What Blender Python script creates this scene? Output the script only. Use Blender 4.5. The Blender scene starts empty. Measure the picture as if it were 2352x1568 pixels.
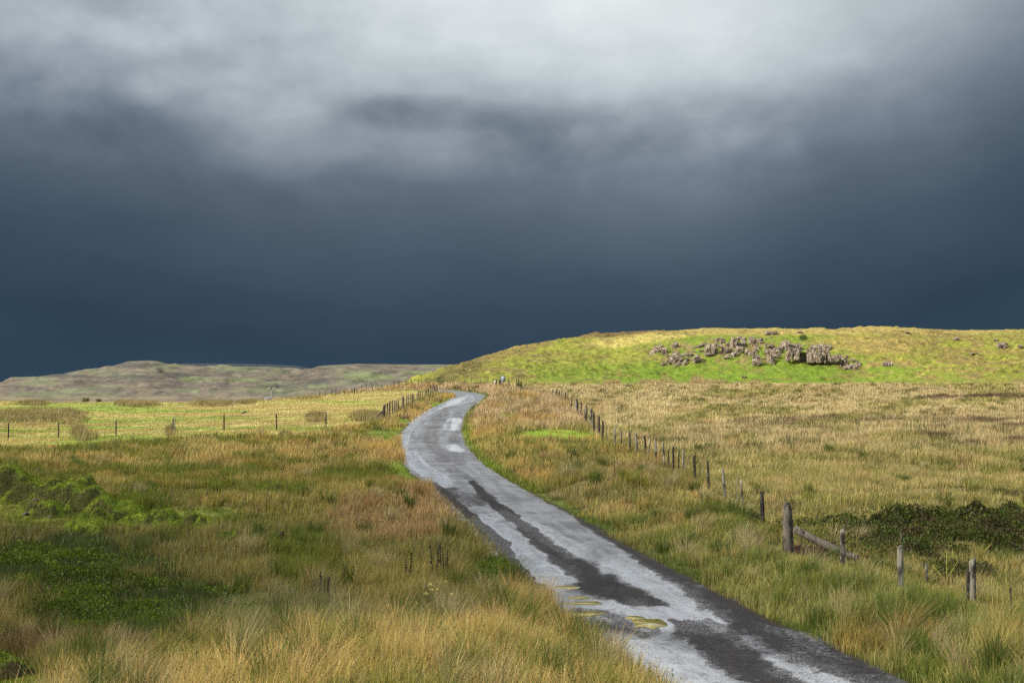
import bpy, math, random
import numpy as np
R = math.radians
sc = bpy.context.scene
COL = sc.collection

# ------------------------------------------------------------------ camera
CAM_H = 4.2
PITCH = math.atan(116.5 / 3472.0)
cam_d = bpy.data.cameras.new('camera')
cam_d.sensor_width = 36.0
cam_d.lens = 50.0
cam_d.clip_start = 0.1
cam_d.clip_end = 20000.0
cam = bpy.data.objects.new('camera', cam_d)
COL.objects.link(cam)
cam.location = (0, 0, CAM_H)
cam.rotation_euler = (R(90) + PITCH, 0, 0)
sc.camera = cam

# ------------------------------------------------------------------ exposure
sc.view_settings.view_transform = 'Standard'
sc.view_settings.look = 'None'
EXPO = 0.72
sc.view_settings.exposure = EXPO
sc.view_settings.gamma = 1.0
sc.cycles.max_bounces = 6
sc.cycles.transparent_max_bounces = 8
sc.cycles.diffuse_bounces = 3
sc.cycles.glossy_bounces = 2
sc.cycles.use_denoising = False

# ------------------------------------------------------------------ sun
SUN_EL = R(30)
SUN_DIR = np.array([-0.90, -0.43])           # horizontal direction towards the sun: left and a little behind
SUN_DIR = SUN_DIR / np.hypot(*SUN_DIR)
sun_d = bpy.data.lights.new('sun', 'SUN')
sun_d.energy = 5.0
sun_d.angle = R(0.5)
sun_d.color = (1.0, 0.93, 0.80)
sun = bpy.data.objects.new('sun', sun_d)
COL.objects.link(sun)
sun.rotation_euler = (math.pi / 2 - SUN_EL, 0, math.atan2(SUN_DIR[1], SUN_DIR[0]) + math.pi / 2)


# ------------------------------------------------------------------ node helpers
def srgb(r, g, b, a=1.0):
    f = lambda c: (c / 255 / 12.92) if c / 255 <= 0.04045 else ((c / 255 + 0.055) / 1.055) ** 2.4
    return (f(r), f(g), f(b), a)


class NT:
    def __init__(s, tree):
        s.t = tree
        tree.nodes.clear()

    def n(s, kind, **kw):
        nd = s.t.nodes.new(kind)
        for k, v in kw.items():
            setattr(nd, k, v)
        return nd

    def put(s, sock, v):
        if isinstance(v, bpy.types.NodeSocket):
            s.t.links.new(v, sock)
        elif isinstance(v, (tuple, list)):
            if sock.type == 'RGBA' and len(v) == 3:
                v = tuple(v) + (1.0,)
            sock.default_value = v
        else:
            sock.default_value = v

    def m(s, op, *a, clamp=False):
        nd = s.n('ShaderNodeMath', operation=op, use_clamp=clamp)
        for i, v in enumerate(a):
            s.put(nd.inputs[i], v)
        return nd.outputs[0]

    def add(s, a, b): return s.m('ADD', a, b)
    def sub(s, a, b): return s.m('SUBTRACT', a, b)
    def mul(s, a, b): return s.m('MULTIPLY', a, b)
    def div(s, a, b): return s.m('DIVIDE', a, b)

    def rng(s, v, a, b, c=0.0, d=1.0, smooth=True):
        nd = s.n('ShaderNodeMapRange')
        nd.interpolation_type = 'SMOOTHSTEP' if smooth else 'LINEAR'
        for i, w in enumerate((v, a, b, c, d)):
            s.put(nd.inputs[i], w)
        return nd.outputs[0]

    def noise(s, vec, scale, detail=4.0, rough=0.55, dist=0.0, col=False, lac=2.0):
        nd = s.n('ShaderNodeTexNoise')
        if vec is not None:
            s.put(nd.inputs['Vector'], vec)
        nd.inputs['Scale'].default_value = scale
        nd.inputs['Detail'].default_value = detail
        nd.inputs['Roughness'].default_value = rough
        nd.inputs['Distortion'].default_value = dist
        nd.inputs['Lacunarity'].default_value = lac
        return nd.outputs['Color' if col else 'Fac']

    def mapping(s, vec, scale=(1, 1, 1), loc=(0, 0, 0), rot=(0, 0, 0)):
        nd = s.n('ShaderNodeMapping')
        s.put(nd.inputs['Vector'], vec)
        nd.inputs['Scale'].default_value = scale
        nd.inputs['Location'].default_value = loc
        nd.inputs['Rotation'].default_value = rot
        return nd.outputs[0]

    def mix(s, f, a, b, blend='MIX'):
        nd = s.n('ShaderNodeMix', data_type='RGBA', blend_type=blend)
        s.put(nd.inputs[0], f)
        s.put(nd.inputs[6], a)
        s.put(nd.inputs[7], b)
        return nd.outputs[2]

    def ramp(s, v, pts, interp='LINEAR'):
        nd = s.n('ShaderNodeValToRGB')
        cr = nd.color_ramp
        cr.interpolation = interp
        while len(cr.elements) < len(pts):
            cr.elements.new(0.5)
        for e, (p, c) in zip(cr.elements, pts):
            e.position = p
            e.color = tuple(c) if len(c) == 4 else tuple(c) + (1.0,)
        s.put(nd.inputs[0], v)
        return nd.outputs[0]

    def attr(s, name, out='Color'):
        nd = s.n('ShaderNodeAttribute', attribute_name=name)
        return nd.outputs[out]

    def bump(s, h, strength=0.3, dist=0.05):
        nd = s.n('ShaderNodeBump')
        s.put(nd.inputs['Height'], h)
        nd.inputs['Strength'].default_value = strength
        nd.inputs['Distance'].default_value = dist
        return nd.outputs[0]


# ------------------------------------------------------------------ world: storm cloud ahead, lighter sky above and behind
w = bpy.data.worlds.new('World')
sc.world = w
w.use_nodes = True
N = NT(w.node_tree)
SKY_STR = 0.1
tc = N.n('ShaderNodeTexCoord')
dirv = tc.outputs['Generated']
sep = N.n('ShaderNodeSeparateXYZ')
N.put(sep.inputs[0], dirv)
dx, dy, dz = sep.outputs
hor = N.m('SQRT', N.add(N.add(N.mul(dx, dx), N.mul(dy, dy)), 0.0001))
E = N.mul(N.div(dz, hor), 3267.0)                       # height above the horizon
AZ = N.mul(N.m('ARCTAN2', dx, dy), 3267.0 * 1.04)       # bearing, 0 = straight ahead
# the lower edge of the bright cloud lies at another height in each direction
edge = N.n('ShaderNodeFloatCurve')
cv = edge.mapping.curves[0]
azk = [(-1900, -200), (-1176, -125), (-900, -80), (-650, -45), (-400, 0), (-150, 10), (80, 25), (300, 40), (620, -20), (850, -80), (1000, -130), (1176, -205), (1700, -270), (2400, -200)]
pts = [((a + 2400) / 4800, (b + 400) / 800) for a, b in azk]
while len(cv.points) < len(pts):
    cv.points.new(0.5, 0.5)
for p_, q_ in zip(cv.points, pts):
    p_.location = q_
edge.mapping.update()
N.put(edge.inputs['Value'], N.rng(AZ, -2400, 2400, smooth=False))
shift = N.sub(N.mul(edge.outputs[0], 800.0), 400.0)
stretch = N.mapping(dirv, scale=(1.0, 1.0, 1.55), rot=(0, R(18), 0))
n_big = N.noise(stretch, 4.2, 3.0, 0.5, 0.3)
n_mid = N.noise(stretch, 8.0, 6.0, 0.52, 0.7)
n_fin = N.noise(stretch, 26.0, 6.0, 0.55, 0.2)
act = N.mul(N.rng(E, 330, 640), N.rng(AZ, 500, 1000, 1.0, 0.35))              # billows only at the cloud edge
wob = N.add(N.mul(N.sub(n_mid, 0.5), 300.0), N.mul(N.sub(n_fin, 0.5), 190.0))
wob = N.mul(wob, act)
wob = N.add(wob, N.mul(N.sub(n_big, 0.5), 190.0))


def lump(cx, cy, rx, ry, amp, soft=0.22):
    u = N.div(N.sub(AZ, cx - 1176.0), rx)
    v = N.div(N.sub(E, 893.7 - cy), ry)
    r2 = N.add(N.mul(u, u), N.mul(v, v))
    r2 = N.add(r2, N.mul(N.sub(n_mid, 0.5), 2.2))
    return N.mul(N.rng(r2, 1.7, 0.0), amp)


tot = N.add(N.add(E, shift), wob)
for L in ((930, 258, 190, 40, -55), (985, 345, 190, 70, 60), (610, 320, 200, 90, 95), (420, 225, 170, 60, 80), (640, 190, 220, 70, 45),
          (1500, 110, 380, 120, 45), (200, 300, 170, 60, -40), (1180, 300, 120, 70, -30), (1300, 50, 620, 170, 75), (1750, 150, 260, 90, 35)):
    tot = N.add(tot, lump(*L))
EM = 1600.0
stops = [(-200, (48, 67, 84)), (0, (48, 67, 84)), (60, (47, 65, 82)), (180, (56, 73, 90)), (290, (68, 84, 100)), (400, (85, 99, 113)),
         (480, (101, 112, 127)), (560, (120, 131, 144)), (650, (145, 155, 165)), (760, (174, 184, 191)), (900, (199, 208, 212)),
         (1100, (226, 232, 234)), (1380, (252, 252, 252))]
cl = N.ramp(N.div(N.add(tot, 200.0), EM), [((e + 200) / EM, srgb(*c)) for e, c in stops], 'LINEAR')
sky = N.n('ShaderNodeTexSky', sky_type='NISHITA')
sky.sun_disc = False
sky.sun_elevation = SUN_EL
sky.sun_rotation = math.atan2(SUN_DIR[0], SUN_DIR[1])
sky.air_density = 1.0
sky.dust_density = 2.0
behind = N.rng(dy, 0.15, -0.5, 0.0, 0.75)
gain = N.div(N.rng(E, 950, 1900, 1.0, 1.75), SKY_STR * 2 ** EXPO)   # unseen sky above the view brightened to add ambient light
streak = N.noise(N.mapping(dirv, scale=(1.0, 1.0, 2.6), rot=(0, R(-9), 0)), 4.0, 5.0, 0.55, 0.5)
gain = N.mul(gain, N.add(N.rng(streak, .3, .7, .95, 1.10), N.mul(N.sub(n_mid, .5), .14)))
vs = N.n('ShaderNodeVectorMath', operation='SCALE'); N.put(vs.inputs[0], cl); N.put(vs.inputs[3], gain)
cl10 = vs.outputs[0]
bg = N.n('ShaderNodeBackground')
N.put(bg.inputs['Color'], N.mix(behind, cl10, sky.outputs[0]))
bg.inputs['Strength'].default_value = SKY_STR
wo = N.n('ShaderNodeOutputWorld')
N.put(wo.inputs[0], bg.outputs[0])

# ------------------------------------------------------------------ numbers
rs = np.random.RandomState(7)
random.seed(7)


def sst(a, b, v):
    t = np.clip((np.asarray(v, float) - a) / (b - a), 0, 1)
    return t * t * (3 - 2 * t)


def vn(x, y, seed=0):
    x = np.asarray(x, float); y = np.asarray(y, float)
    xi = np.floor(x).astype(np.int64); yi = np.floor(y).astype(np.int64)
    fx = x - xi; fy = y - yi
    fx = fx * fx * (3 - 2 * fx); fy = fy * fy * (3 - 2 * fy)

    def h(i, j):
        v = (i * 374761393 + j * 668265263 + seed * 362437) & 0xFFFFFFFF
        v = ((v ^ (v >> 13)) * 1274126177) & 0xFFFFFFFF
        v = (v ^ (v >> 16)) & 0xFFFF
        return v / 65535.0
    a = h(xi, yi); b = h(xi + 1, yi); c = h(xi, yi + 1); d = h(xi + 1, yi + 1)
    return (a * (1 - fx) + b * fx) * (1 - fy) + (c * (1 - fx) + d * fx) * fy


def fbm(x, y, seed=0, oct=4, gain=0.5):
    s = 0; a = 1; t = 0
    for k in range(oct):
        s = s + a * vn(x * 2.03 ** k + 17.3 * k, y * 2.03 ** k - 9.1 * k, seed + k * 13)
        t += a; a *= gain
    return s / t


FPX = 3267.0
cp, sp = math.cos(PITCH), math.sin(PITCH)


def scr(x, y, z):
    """where a world point stands in the photograph (2352 x 1568 units)"""
    dep = y * cp + (z - CAM_H) * sp
    up = -y * sp + (z - CAM_H) * cp
    dep = np.where(np.abs(dep) < 0.1, 0.1, dep)
    return 1176 + FPX * x / dep, 784 - FPX * up / dep


# ------------------------------------------------------------------ terrain
def table(pts):
    ys = np.array([p[0] for p in pts], float); zs = np.array([p[1] for p in pts], float)
    g = np.arange(-700, 3600, 1.0)
    v = np.interp(g, ys, zs)
    k = np.exp(-np.linspace(-2, 2, 17) ** 2); k /= k.sum()
    v2 = np.convolve(np.pad(v, 8, mode='edge'), k, 'valid')
    return lambda y: np.interp(y, g, v2)


prof_c = table([(-700, 0), (42, 0), (55, .22), (65, .48), (75, .95), (85, 1.38), (100, 1.72), (120, 2.05), (150, 2.55), (190, 3.45), (205, 4.05), (218, 4.6),
                (240, 4.95), (300, 5.2), (450, 4), (900, -8), (1500, -10), (3600, -12)])
prof_l = table([(-700, 0), (60, .1), (75, .4), (90, .66), (110, 1.0), (150, 1.7), (185, 2.25), (203, 2.4), (230, 1.6), (300, -2.5), (420, -6.5), (700, -9.5), (1500, -10.5), (3600, -12)])


def base(x, y):
    wl = sst(0, 1, (-x - 10) / (12 + 0.10 * np.clip(y, 0, 240)))
    z = prof_c(y) * (1 - wl) + prof_l(y) * wl
    return z


def solve(px, py, zf=None):
    zf = zf or base
    for d in np.concatenate([np.arange(6, 60, .05), np.arange(60, 330, .25)]):
        x = (px - 1176) / FPX * d
        z = float(zf(np.float64(x), np.float64(d)))
        _, sy = scr(x, d, z)
        if sy <= py:
            return x, float(d), z
    return x, float(d), z


road_px = [(1790, 1568), (1527, 1420), (1350, 1300), (1215, 1200), (1138, 1150), (1067, 1100), (1018, 1060), (992, 1020), (993, 990), (1009, 960), (1033, 938), (1066, 920)]
rp = [(9.5, -12.0), (6.9, 4.0), (4.75, 15.0)]
for a, b in road_px:
    x, y, z = solve(a, b)
    rp.append((x, y))
rp += [(-5.3, 186.0), (-6.2, 195.0), (-10.2, 205.0), (-19.0, 213.0), (-30, 220.0), (-60, 236.0)]
rp.sort(key=lambda p: p[1])
_g = np.arange(-30, 300, 0.25)
_c = np.interp(_g, [p[1] for p in rp], [p[0] for p in rp])
_k = np.exp(-np.linspace(-2, 2, 33) ** 2); _k /= _k.sum()
_cs = np.convolve(np.pad(_c, 16, mode='reflect', reflect_type='odd'), _k, 'valid')
_slope = np.gradient(_cs, _g)


def road_x(y): return np.interp(y, _g, _cs)
def road_s(y): return np.interp(y, _g, _slope)
def road_hw(y): return np.interp(y, [0, 30, 60, 110, 190, 240], [1.95, 1.88, 1.80, 1.95, 1.95, 1.7])
def road_t(x, y): return (x - road_x(y)) / np.sqrt(1 + road_s(y) ** 2)


def road_z(y): return base(road_x(y), y) - 0.02


def gz(x, y, fine=True):
    """height of the ground"""
    x = np.asarray(x, float); y = np.asarray(y, float)
    z = base(x, y)
    t = road_t(x, y)
    on = (y > -30) & (y < 240)
    off = np.where(on, sst(0, 2.2, np.abs(t) - road_hw(y) - 0.1), 1.0)
    amp = np.clip(y / 40, 0.4, 1) * (1 + np.clip((y - 300) / 600, 0, 3))
    u = (fbm(x / 14, y / 14, 3, 3) - .5) * .55 * amp
    if fine:
        u = u + (fbm(x / 2.2, y / 2.2, 5, 3) - .5) * .30
    # banks and hollows
    u = u + .42 * np.exp(-((x + 2.5) / 5) ** 2 - ((y - 19.5) / 3.4) ** 2)
    u = u - .45 * np.exp(-((x + 7.5) / 4) ** 2 - ((y - 28.5) / 4.5) ** 2)
    u = u + .32 * sst(0.3, 1.6, t - road_hw(y)) * sst(7.5, 4, t) * (y < 110) * sst(8, 14, y)
    u = u + .75 * np.exp(-((x - 2.2) / 3.4) ** 2 - ((y - 150) / 26) ** 2) + .4 * np.exp(-((x - 2.6) / 2.4) ** 2 - ((y - 108) / 12) ** 2)
    u = u + .3 * np.exp(-((x + 17) / 5) ** 2 - ((y - 50) / 6) ** 2)
    hb = np.exp(-((x - 13.5) / 4.2) ** 2 - ((y - 39.5) / 3.4) ** 2)
    u = u + hb * (.25 + 1.1 * np.clip(fbm(x / .9, y / .9, 41, 2) - .42, 0, 1))
    rz = road_z(y) - 0.035
    return np.where(on, rz * (1 - off) + (z + u * 1.0) * off, z + u)


# hill on the right
crest = [(860, 893), (900, 886), (930, 879), (1000, 853), (1050, 836), (1100, 820), (1180, 796), (1250, 784), (1320, 774), (1400, 763), (1500, 757), (1560, 758), (1640, 753),
         (1800, 754), (1900, 756), (2030, 750.5), (2110, 753), (2200, 758), (2280, 757), (2352, 755), (2700, 752), (3500, 760), (6000, 800), (9000, 880)]
cxs = np.array([c[0] for c in crest], float); cys = np.array([c[1] for c in crest], float)


def hill_f(px): return np.interp(px, [800, 900, 1000, 1150, 1400, 2400, 9000], [236, 228, 224, 232, 240, 238, 240])
def hill_c(px): return np.interp(px, [800, 900, 1100, 1400, 2400], [290, 296, 322, 338, 338])


def hz(x, y, fine=True):
    d = np.hypot(x, y)
    px = 1176 + FPX * x / np.maximum(y, 1)
    f, c = hill_f(px), hill_c(px)
    ce = (893.7 - np.interp(px, cxs, cys)) / FPX
    # elevation of the crest against the level of the eye, true distance along y
    zc = CAM_H + ce * c
    zb = base(x, y)
    t = np.clip((y - f) / (c - f), 0, 1.6)
    knoll = np.exp(-((px - 1760) / 330) ** 4)
    s1 = t ** .92
    s2 = .52 * sst(.12, .55, t) + .3 * np.clip(t, 0, 1) + .18 * sst(.5, 1.0, t)
    s = s1 * (1 - knoll) + s2 * knoll
    s = np.where(t > 1, 1 - (t - 1) ** 1.5 * .9, s)
    zf = np.minimum(zb, 5.0)
    z = zf + (zc - zf) * s
    k = sst(0, .15, t) * sst(1.0, .9, t) + .25 * sst(.9, 1, t)
    n = (fbm(x / 16, y / 11, 61, 3) - .5) * 1.9
    n = n + (np.abs(fbm(x / 5, y / 4, 62, 3) - .5) - .1) * 1.3
    if fine:
        n = n + (fbm(x / 1.3, y / 1.0, 64, 3) - .5) * (.7 + .45 * (1 - knoll)) + (np.abs(fbm(x / 3.2, y / 1.6, 65, 3) - .5) - .1) * 1.1
    z = z + n * k
    # hag cut into the spur on the left
    z = z - .9 * np.exp(-((y - (255 + (px - 1000) * .12)) / 2.2) ** 2) * sst(1010, 1060, px) * sst(1230, 1150, px)
    return z - .12 + np.where(t <= 0, -(f - y) * .06, 0)


def surf(x, y):
    """the higher of ground and hill"""
    px = 1176 + FPX * x / np.maximum(y, 1)
    h = np.where((px > 860) & (y > hill_f(px) - 1), hz(x, y), -99)
    return np.maximum(gz(x, y), h)


# ------------------------------------------------------------------ colours of the vegetation
OLIVE = (.165, .160, .022); STRAW = (.48, .365, .120); GOLD = (.47, .31, .075); GREEN = (.115, .160, .016); LIME = (.175, .25, .020)
RUST = (.30, .175, .070); TAN = (.38, .265, .135); DGREEN = (.055, .085, .018); HEATH = (.105, .062, .050); PALE = (.46, .41, .30); BROWN = (.17, .105, .05)


def blobm(sx, sy, cx, cy, rx, ry, seed, soft=.35, rot=0.0):
    u, v = sx - cx, sy - cy
    if rot:
        c, s = math.cos(rot), math.sin(rot)
        u, v = u * c + v * s, -u * s + v * c
    r = np.sqrt((u / rx) ** 2 + (v / ry) ** 2)
    r = r + (fbm(sx / 55, sy / 17, seed, 4) - .5) * .9
    return sst(1 + soft, 1 - soft, r)


FENCE_R = [(1150, 890), (1270, 913), (1300, 925), (1330, 965), (1370, 1010), (1393, 1028), (1420, 1036), (1510, 1063), (1560, 1085), (1615, 1115), (1665, 1150), (1720, 1190), (1755, 1215), (1808, 1275),
           (1935, 1300), (2065, 1360), (2230, 1402), (2330, 1440), (2700, 1560)]
fr_x = [p[0] for p in FENCE_R]; fr_y = [p[1] for p in FENCE_R]
FENCE_L = [(-400, 1040), (0, 1030), (137, 1026), (268, 1016), (400, 1008), (515, 1002), (635, 1003), (749, 991), (881, 968), (940, 930), (1003, 898)]
fl_x = [p[0] for p in FENCE_L]; fl_y = [p[1] for p in FENCE_L]


def veg(x, y, z, dith=None):
    """base colour a, second colour b, share of b, height of the growth"""
    sx, sy = scr(x, y, z)
    t = road_t(x, y)
    n = x.shape[0]
    A = np.tile(np.array(OLIVE), (n, 1)); B = np.tile(np.array(STRAW), (n, 1)); p = np.full(n, .4); H = np.full(n, .46)

    def put(m, a=None, b=None, pp=None, h=None):
        nonlocal A, B, p, H
        m = np.clip(m, 0, 1)
        if dith is not None: m = np.clip(.45 * m + .55 * (dith < m * (1 + .0 * m)), 0, 1)
        if a is not None: A = A * (1 - m[:, None]) + np.array(a) * m[:, None]
        if b is not None: B = B * (1 - m[:, None]) + np.array(b) * m[:, None]
        if pp is not None: p = p * (1 - m) + pp * m
        if h is not None: H = H * (1 - m) + h * m
    left = t < 0
    N1 = fbm(sx / 120, sy / 22, 101, 4)
    N2 = fbm(sx / 60, sy / 10, 102, 4)
    # ---- left, near
    put(left * sst(1130, 1060, sy), (.27, .22, .065), (.44, .34, .12), .42, .40)
    put(left * sst(.45, .60, N1) * sst(1500, 1100, sy), (.14, .16, .022), OLIVE, .45)
    put(left * sst(.56, .68, N2) * .6, RUST, GOLD, .45)
    put(left * sst(1160, 1230, sy) * .75, (.145, .145, .03), (.36, .28, .10), .38, .55)
    put(left * blobm(sx, sy, 260, 1195, 300, 26, 119), GREEN, OLIVE, .5, .20)
    put(left * (x < -9) * sst(1.5, .5, np.abs((y - 45.5) / 3.5)) * sst(-22, -20, x) , GREEN, OLIVE, .5, .13)
    for b in ((985, 1150, 75, 75), (900, 1200, 130, 55), (960, 1070, 60, 40)):
        put(left * blobm(sx, sy, *b, 111), RUST, (.44, .31, .13), .6, .55)
    for b in ((850, 1093, 130, 16), (640, 1125, 60, 14), (430, 1085, 160, 10), (560, 1200, 80, 14), (700, 1300, 90, 60), (330, 1150, 70, 30)):
        put(left * blobm(sx, sy, *b, 112), GREEN, OLIVE, .4, .42)
    for b in ((130, 1300, 260, 75), (360, 1400, 260, 58), (230, 1455, 150, 26)):
        put(left * blobm(sx, sy, *b, 113), DGREEN, (.07, .085, .02), .4, .3)
    put(left * blobm(sx, sy, 120, 1500, 240, 30, 114), BROWN, (.14, .10, .035), .4, .45)
    put(left * blobm(sx, sy, 640, 1450, 170, 60, 115), (.12, .15, .03), (.36, .31, .15), .35, .62)
    put(left * blobm(sx, sy, 890, 1350, 120, 45, 116), OLIVE, STRAW, .45, .6)
    put(left * blobm(sx, sy, 1120, 1320, 60, 30, 117), DGREEN, GREEN, .5, .5)
    gold_y = np.interp(sx, [-300, 350, 611, 700, 950, 1100, 1180, 1270], [1640, 1545, 1522, 1500, 1478, 1436, 1392, 1375])
    put(left * sst(-16, 16, sy - gold_y + (N2 - .5) * 50), (.22, .21, .04), (.61, .42, .155), .54, .68)
    put(left * blobm(sx, sy, 10, 1600, 110, 85, 118, .2), LIME, (.24, .27, .03), .5, .07)
    # ---- left field beyond the fence
    fl = left * sst(4, -4, sy - np.interp(sx, fl_x, fl_y)) * (y > 55) * (sx < 1003)
    put(fl, (.20, .27, .035), (.48, .37, .15), .42, .15)
    band = fbm(sx / 260, sy / 7.5, 121, 4)
    put(fl * sst(.44, .62, band), (.45, .36, .15), (.38, .32, .10), .4, .2)
    put(fl * sst(.52, .36, band) * .9, (.165, .235, .035), (.26, .29, .06), .35, .12)
    for b in ((95, 957, 105, 17), (150, 953, 50, 14), (80, 925, 34, 8), (316, 927, 46, 7), (492, 927, 48, 7), (560, 924, 24, 5), (700, 913, 40, 5), (598, 997, 10, 12), (655, 1000, 18, 9), (180, 993, 16, 9), (195, 1005, 26, 8),
              (725, 963, 22, 8), (850, 960, 44, 10), (390, 993, 12, 9)):
        put(fl * blobm(sx, sy, *b, 122, .25), (.15, .135, .04), (.36, .27, .12), .5, .62)
    # ---- left verge
    v = left * sst(4.2, 2.6, -t - road_hw(y) * 0) * (y > 70)
    put(v * .85, TAN, GOLD, .5, .6)
    put(left * sst(1.5, .7, -t - road_hw(y)) * (y > 50) * sst(.45, .55, fbm(x / 3, y / 6, 131, 3)), LIME, GREEN, .5, .08)
    put(left * blobm(sx, sy, 880, 1000, 45, 14, 132), (.13, .17, .03), LIME, .4, .15)
    # ---- right of the road
    right = ~left
    inn = right * (sy > np.interp(sx, fr_x, fr_y) - 6)
    put(inn, (.20, .20, .042), STRAW, .5, .46)
    put(inn * sst(1010, 960, sy), (.35, .245, .125), (.50, .38, .21), .5, .68)
    put(inn * sst(.54, .64, N2) * .8, (.36, .235, .11), GOLD, .5)
    put(inn * sst(1180, 1300, sy), (.165, .19, .036), (.42, .37, .13), .42, .46)
    put(inn * sst(.55, .65, N1) * sst(1050, 1150, sy), (.115, .155, .03), OLIVE, .4, .55)
    for b in ((1265, 998, 85, 12), (1160, 957, 17, 7), (1330, 1001, 40, 8)):
        put(inn * blobm(sx, sy, *b, 141, .2), LIME, LIME, .5, .05)
    for b in ((1500, 1110, 90, 40), (1330, 1110, 60, 50)):
        put(inn * blobm(sx, sy, *b, 142), OLIVE, (.36, .26, .12), .4, .55)
    put(inn * blobm(sx, sy, 2060, 1490, 130, 30, 143), (.26, .20, .06), GOLD, .5, .6)
    put(inn * blobm(sx, sy, 2300, 1530, 120, 50, 144), (.15, .18, .04), STRAW, .5, .65)
    # ---- right field
    out = right * (1 - (sy > np.interp(sx, fr_x, fr_y) - 6))
    put(out, (.42, .335, .165), (.57, .455, .23), .5, .42)
    put(out * sst(905, 925, sy) * sst(1010, 960, sy), (.44, .35, .165), (.58, .47, .24), .5, .4)
    put(out * sst(1010, 1060, sy), (.27, .25, .07), (.50, .40, .165), .5, .40)
    put(out * sst(1100, 1170, sy), (.165, .175, .034), (.42, .345, .11), .42, .40)
    put(out * sst(.55, .64, N1) * .7, (.20, .21, .045), (.42, .35, .12), .4)
    put(out * sst(.60, .70, N2) * .5, (.36, .24, .11), (.46, .33, .15), .5)
    hb = fbm(sx / 90, sy / 6, 151, 4)
    put(out * blobm(sx, sy, 2020, 972, 420, 17, 152) * .75 * sst(.48, .62, hb), HEATH, (.15, .085, .06), .5, .28)
    put(out * blobm(sx, sy, 2250, 1012, 160, 16, 153) * sst(.50, .6, hb), HEATH, (.15, .085, .06), .5, .28)
    put(out * blobm(sx, sy, 2230, 912, 200, 8, 154) * sst(.52, .6, hb), HEATH, (.15, .085, .06), .5, .28)
    put(out * blobm(sx, sy, 2300, 1140, 90, 16, 155) * sst(.45, .6, hb), HEATH, DGREEN, .5, .3)
    put(out * sst(3.0, 0.5, np.abs(x - 14.5) / 2) * sst(43.5, 41, y) * sst(33, 36, y) * .95, (.05, .06, .018), HEATH, .4, .2)
    # verge of the road
    g = sst(.9, .25, np.abs(t) - road_hw(y))
    put(g * (y < 70) * right * sst(.35, .6, fbm(x / 1.5, y / 2.5, 161, 3)), (.10, .16, .022), GREEN, .5, .22)
    put(g * (y > 50) * right, (.14, .15, .03), LIME, .5, .2)
    return A, B, p, H, sx, sy, t, fl, inn, out


def hillveg(x, y, z):
    sx, sy = scr(x, y, z)
    n = x.shape[0]
    A = np.tile(np.array((.165, .185, .026)), (n, 1)); B = np.tile(np.array((.28, .25, .055)), (n, 1)); p = np.full(n, .38)

    def put(m, a, b, pp):
        nonlocal A, B, p
        m = np.clip(m, 0, 1)
        A = A * (1 - m[:, None]) + np.array(a) * m[:, None]; B = B * (1 - m[:, None]) + np.array(b) * m[:, None]; p = p * (1 - m) + pp * m
    N1 = fbm(sx / 110, sy / 14, 201, 4); N2 = fbm(sx / 34, sy / 6, 202, 4)
    G = (.130, .205, .018); G2 = (.170, .210, .026)
    put(sst(.44, .62, N1) * .6, G2, (.26, .26, .04), .4)
    put(blobm(sx, sy, 1720, 862, 420, 34, 211), G, G2, .25)
    put(blobm(sx, sy, 1700, 800, 240, 40, 212) * .8, G, G2, .35)
    put(blobm(sx, sy, 1360, 855, 190, 22, 213) * .6, G, G2, .5)
    put(blobm(sx, sy, 1480, 776, 150, 13, 214, rot=-.12), (.42, .35, .11), (.36, .32, .08), .4)
    put(blobm(sx, sy, 1850, 760, 560, 9, 215), (.32, .26, .075), (.27, .22, .07), .4)
    put(blobm(sx, sy, 1420, 763, 150, 10, 216, rot=-.1) * (sy < 775), (.11, .075, .035), (.17, .12, .045), .4)
    put(blobm(sx, sy, 1090, 828, 120, 22, 217, rot=-.45) * .95, (.075, .07, .022), (.15, .125, .04), .4)
    put(blobm(sx, sy, 1190, 800, 110, 12, 218, rot=-.3) * .7, (.17, .125, .045), (.26, .19, .06), .4)
    put(blobm(sx, sy, 2180, 815, 240, 50, 219) * sst(.46, .6, N2), (.22, .165, .05), (.36, .27, .08), .4)
    put(blobm(sx, sy, 2000, 790, 130, 18, 220) * .7, (.27, .2, .06), (.4, .3, .1), .4)
    put(sst(.62, .72, N2) * .7, (.15, .13, .035), (.24, .18, .06), .4)
    put(blobm(sx, sy, 1680, 808, 190, 28, 231) * sst(.46, .58, fbm(sx / 16, sy / 7, 232, 3)), (.15, .11, .05), (.26, .22, .07), .5)
    put(sst(.50, .62, N2) * sst(1900, 2080, sx) * .8, (.165, .135, .04), (.25, .2, .06), .4)
    put(sst(.50, .62, N2) * sst(1400, 1150, sx) * .9, (.13, .11, .035), (.22, .175, .055), .4)
    put(sst(874, 890, sy) * .8 * (1 - blobm(sx, sy, 1620, 882, 420, 14, 221)), (.40, .30, .13), (.46, .36, .16), .5)
    return A, B, p, sx, sy


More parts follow.
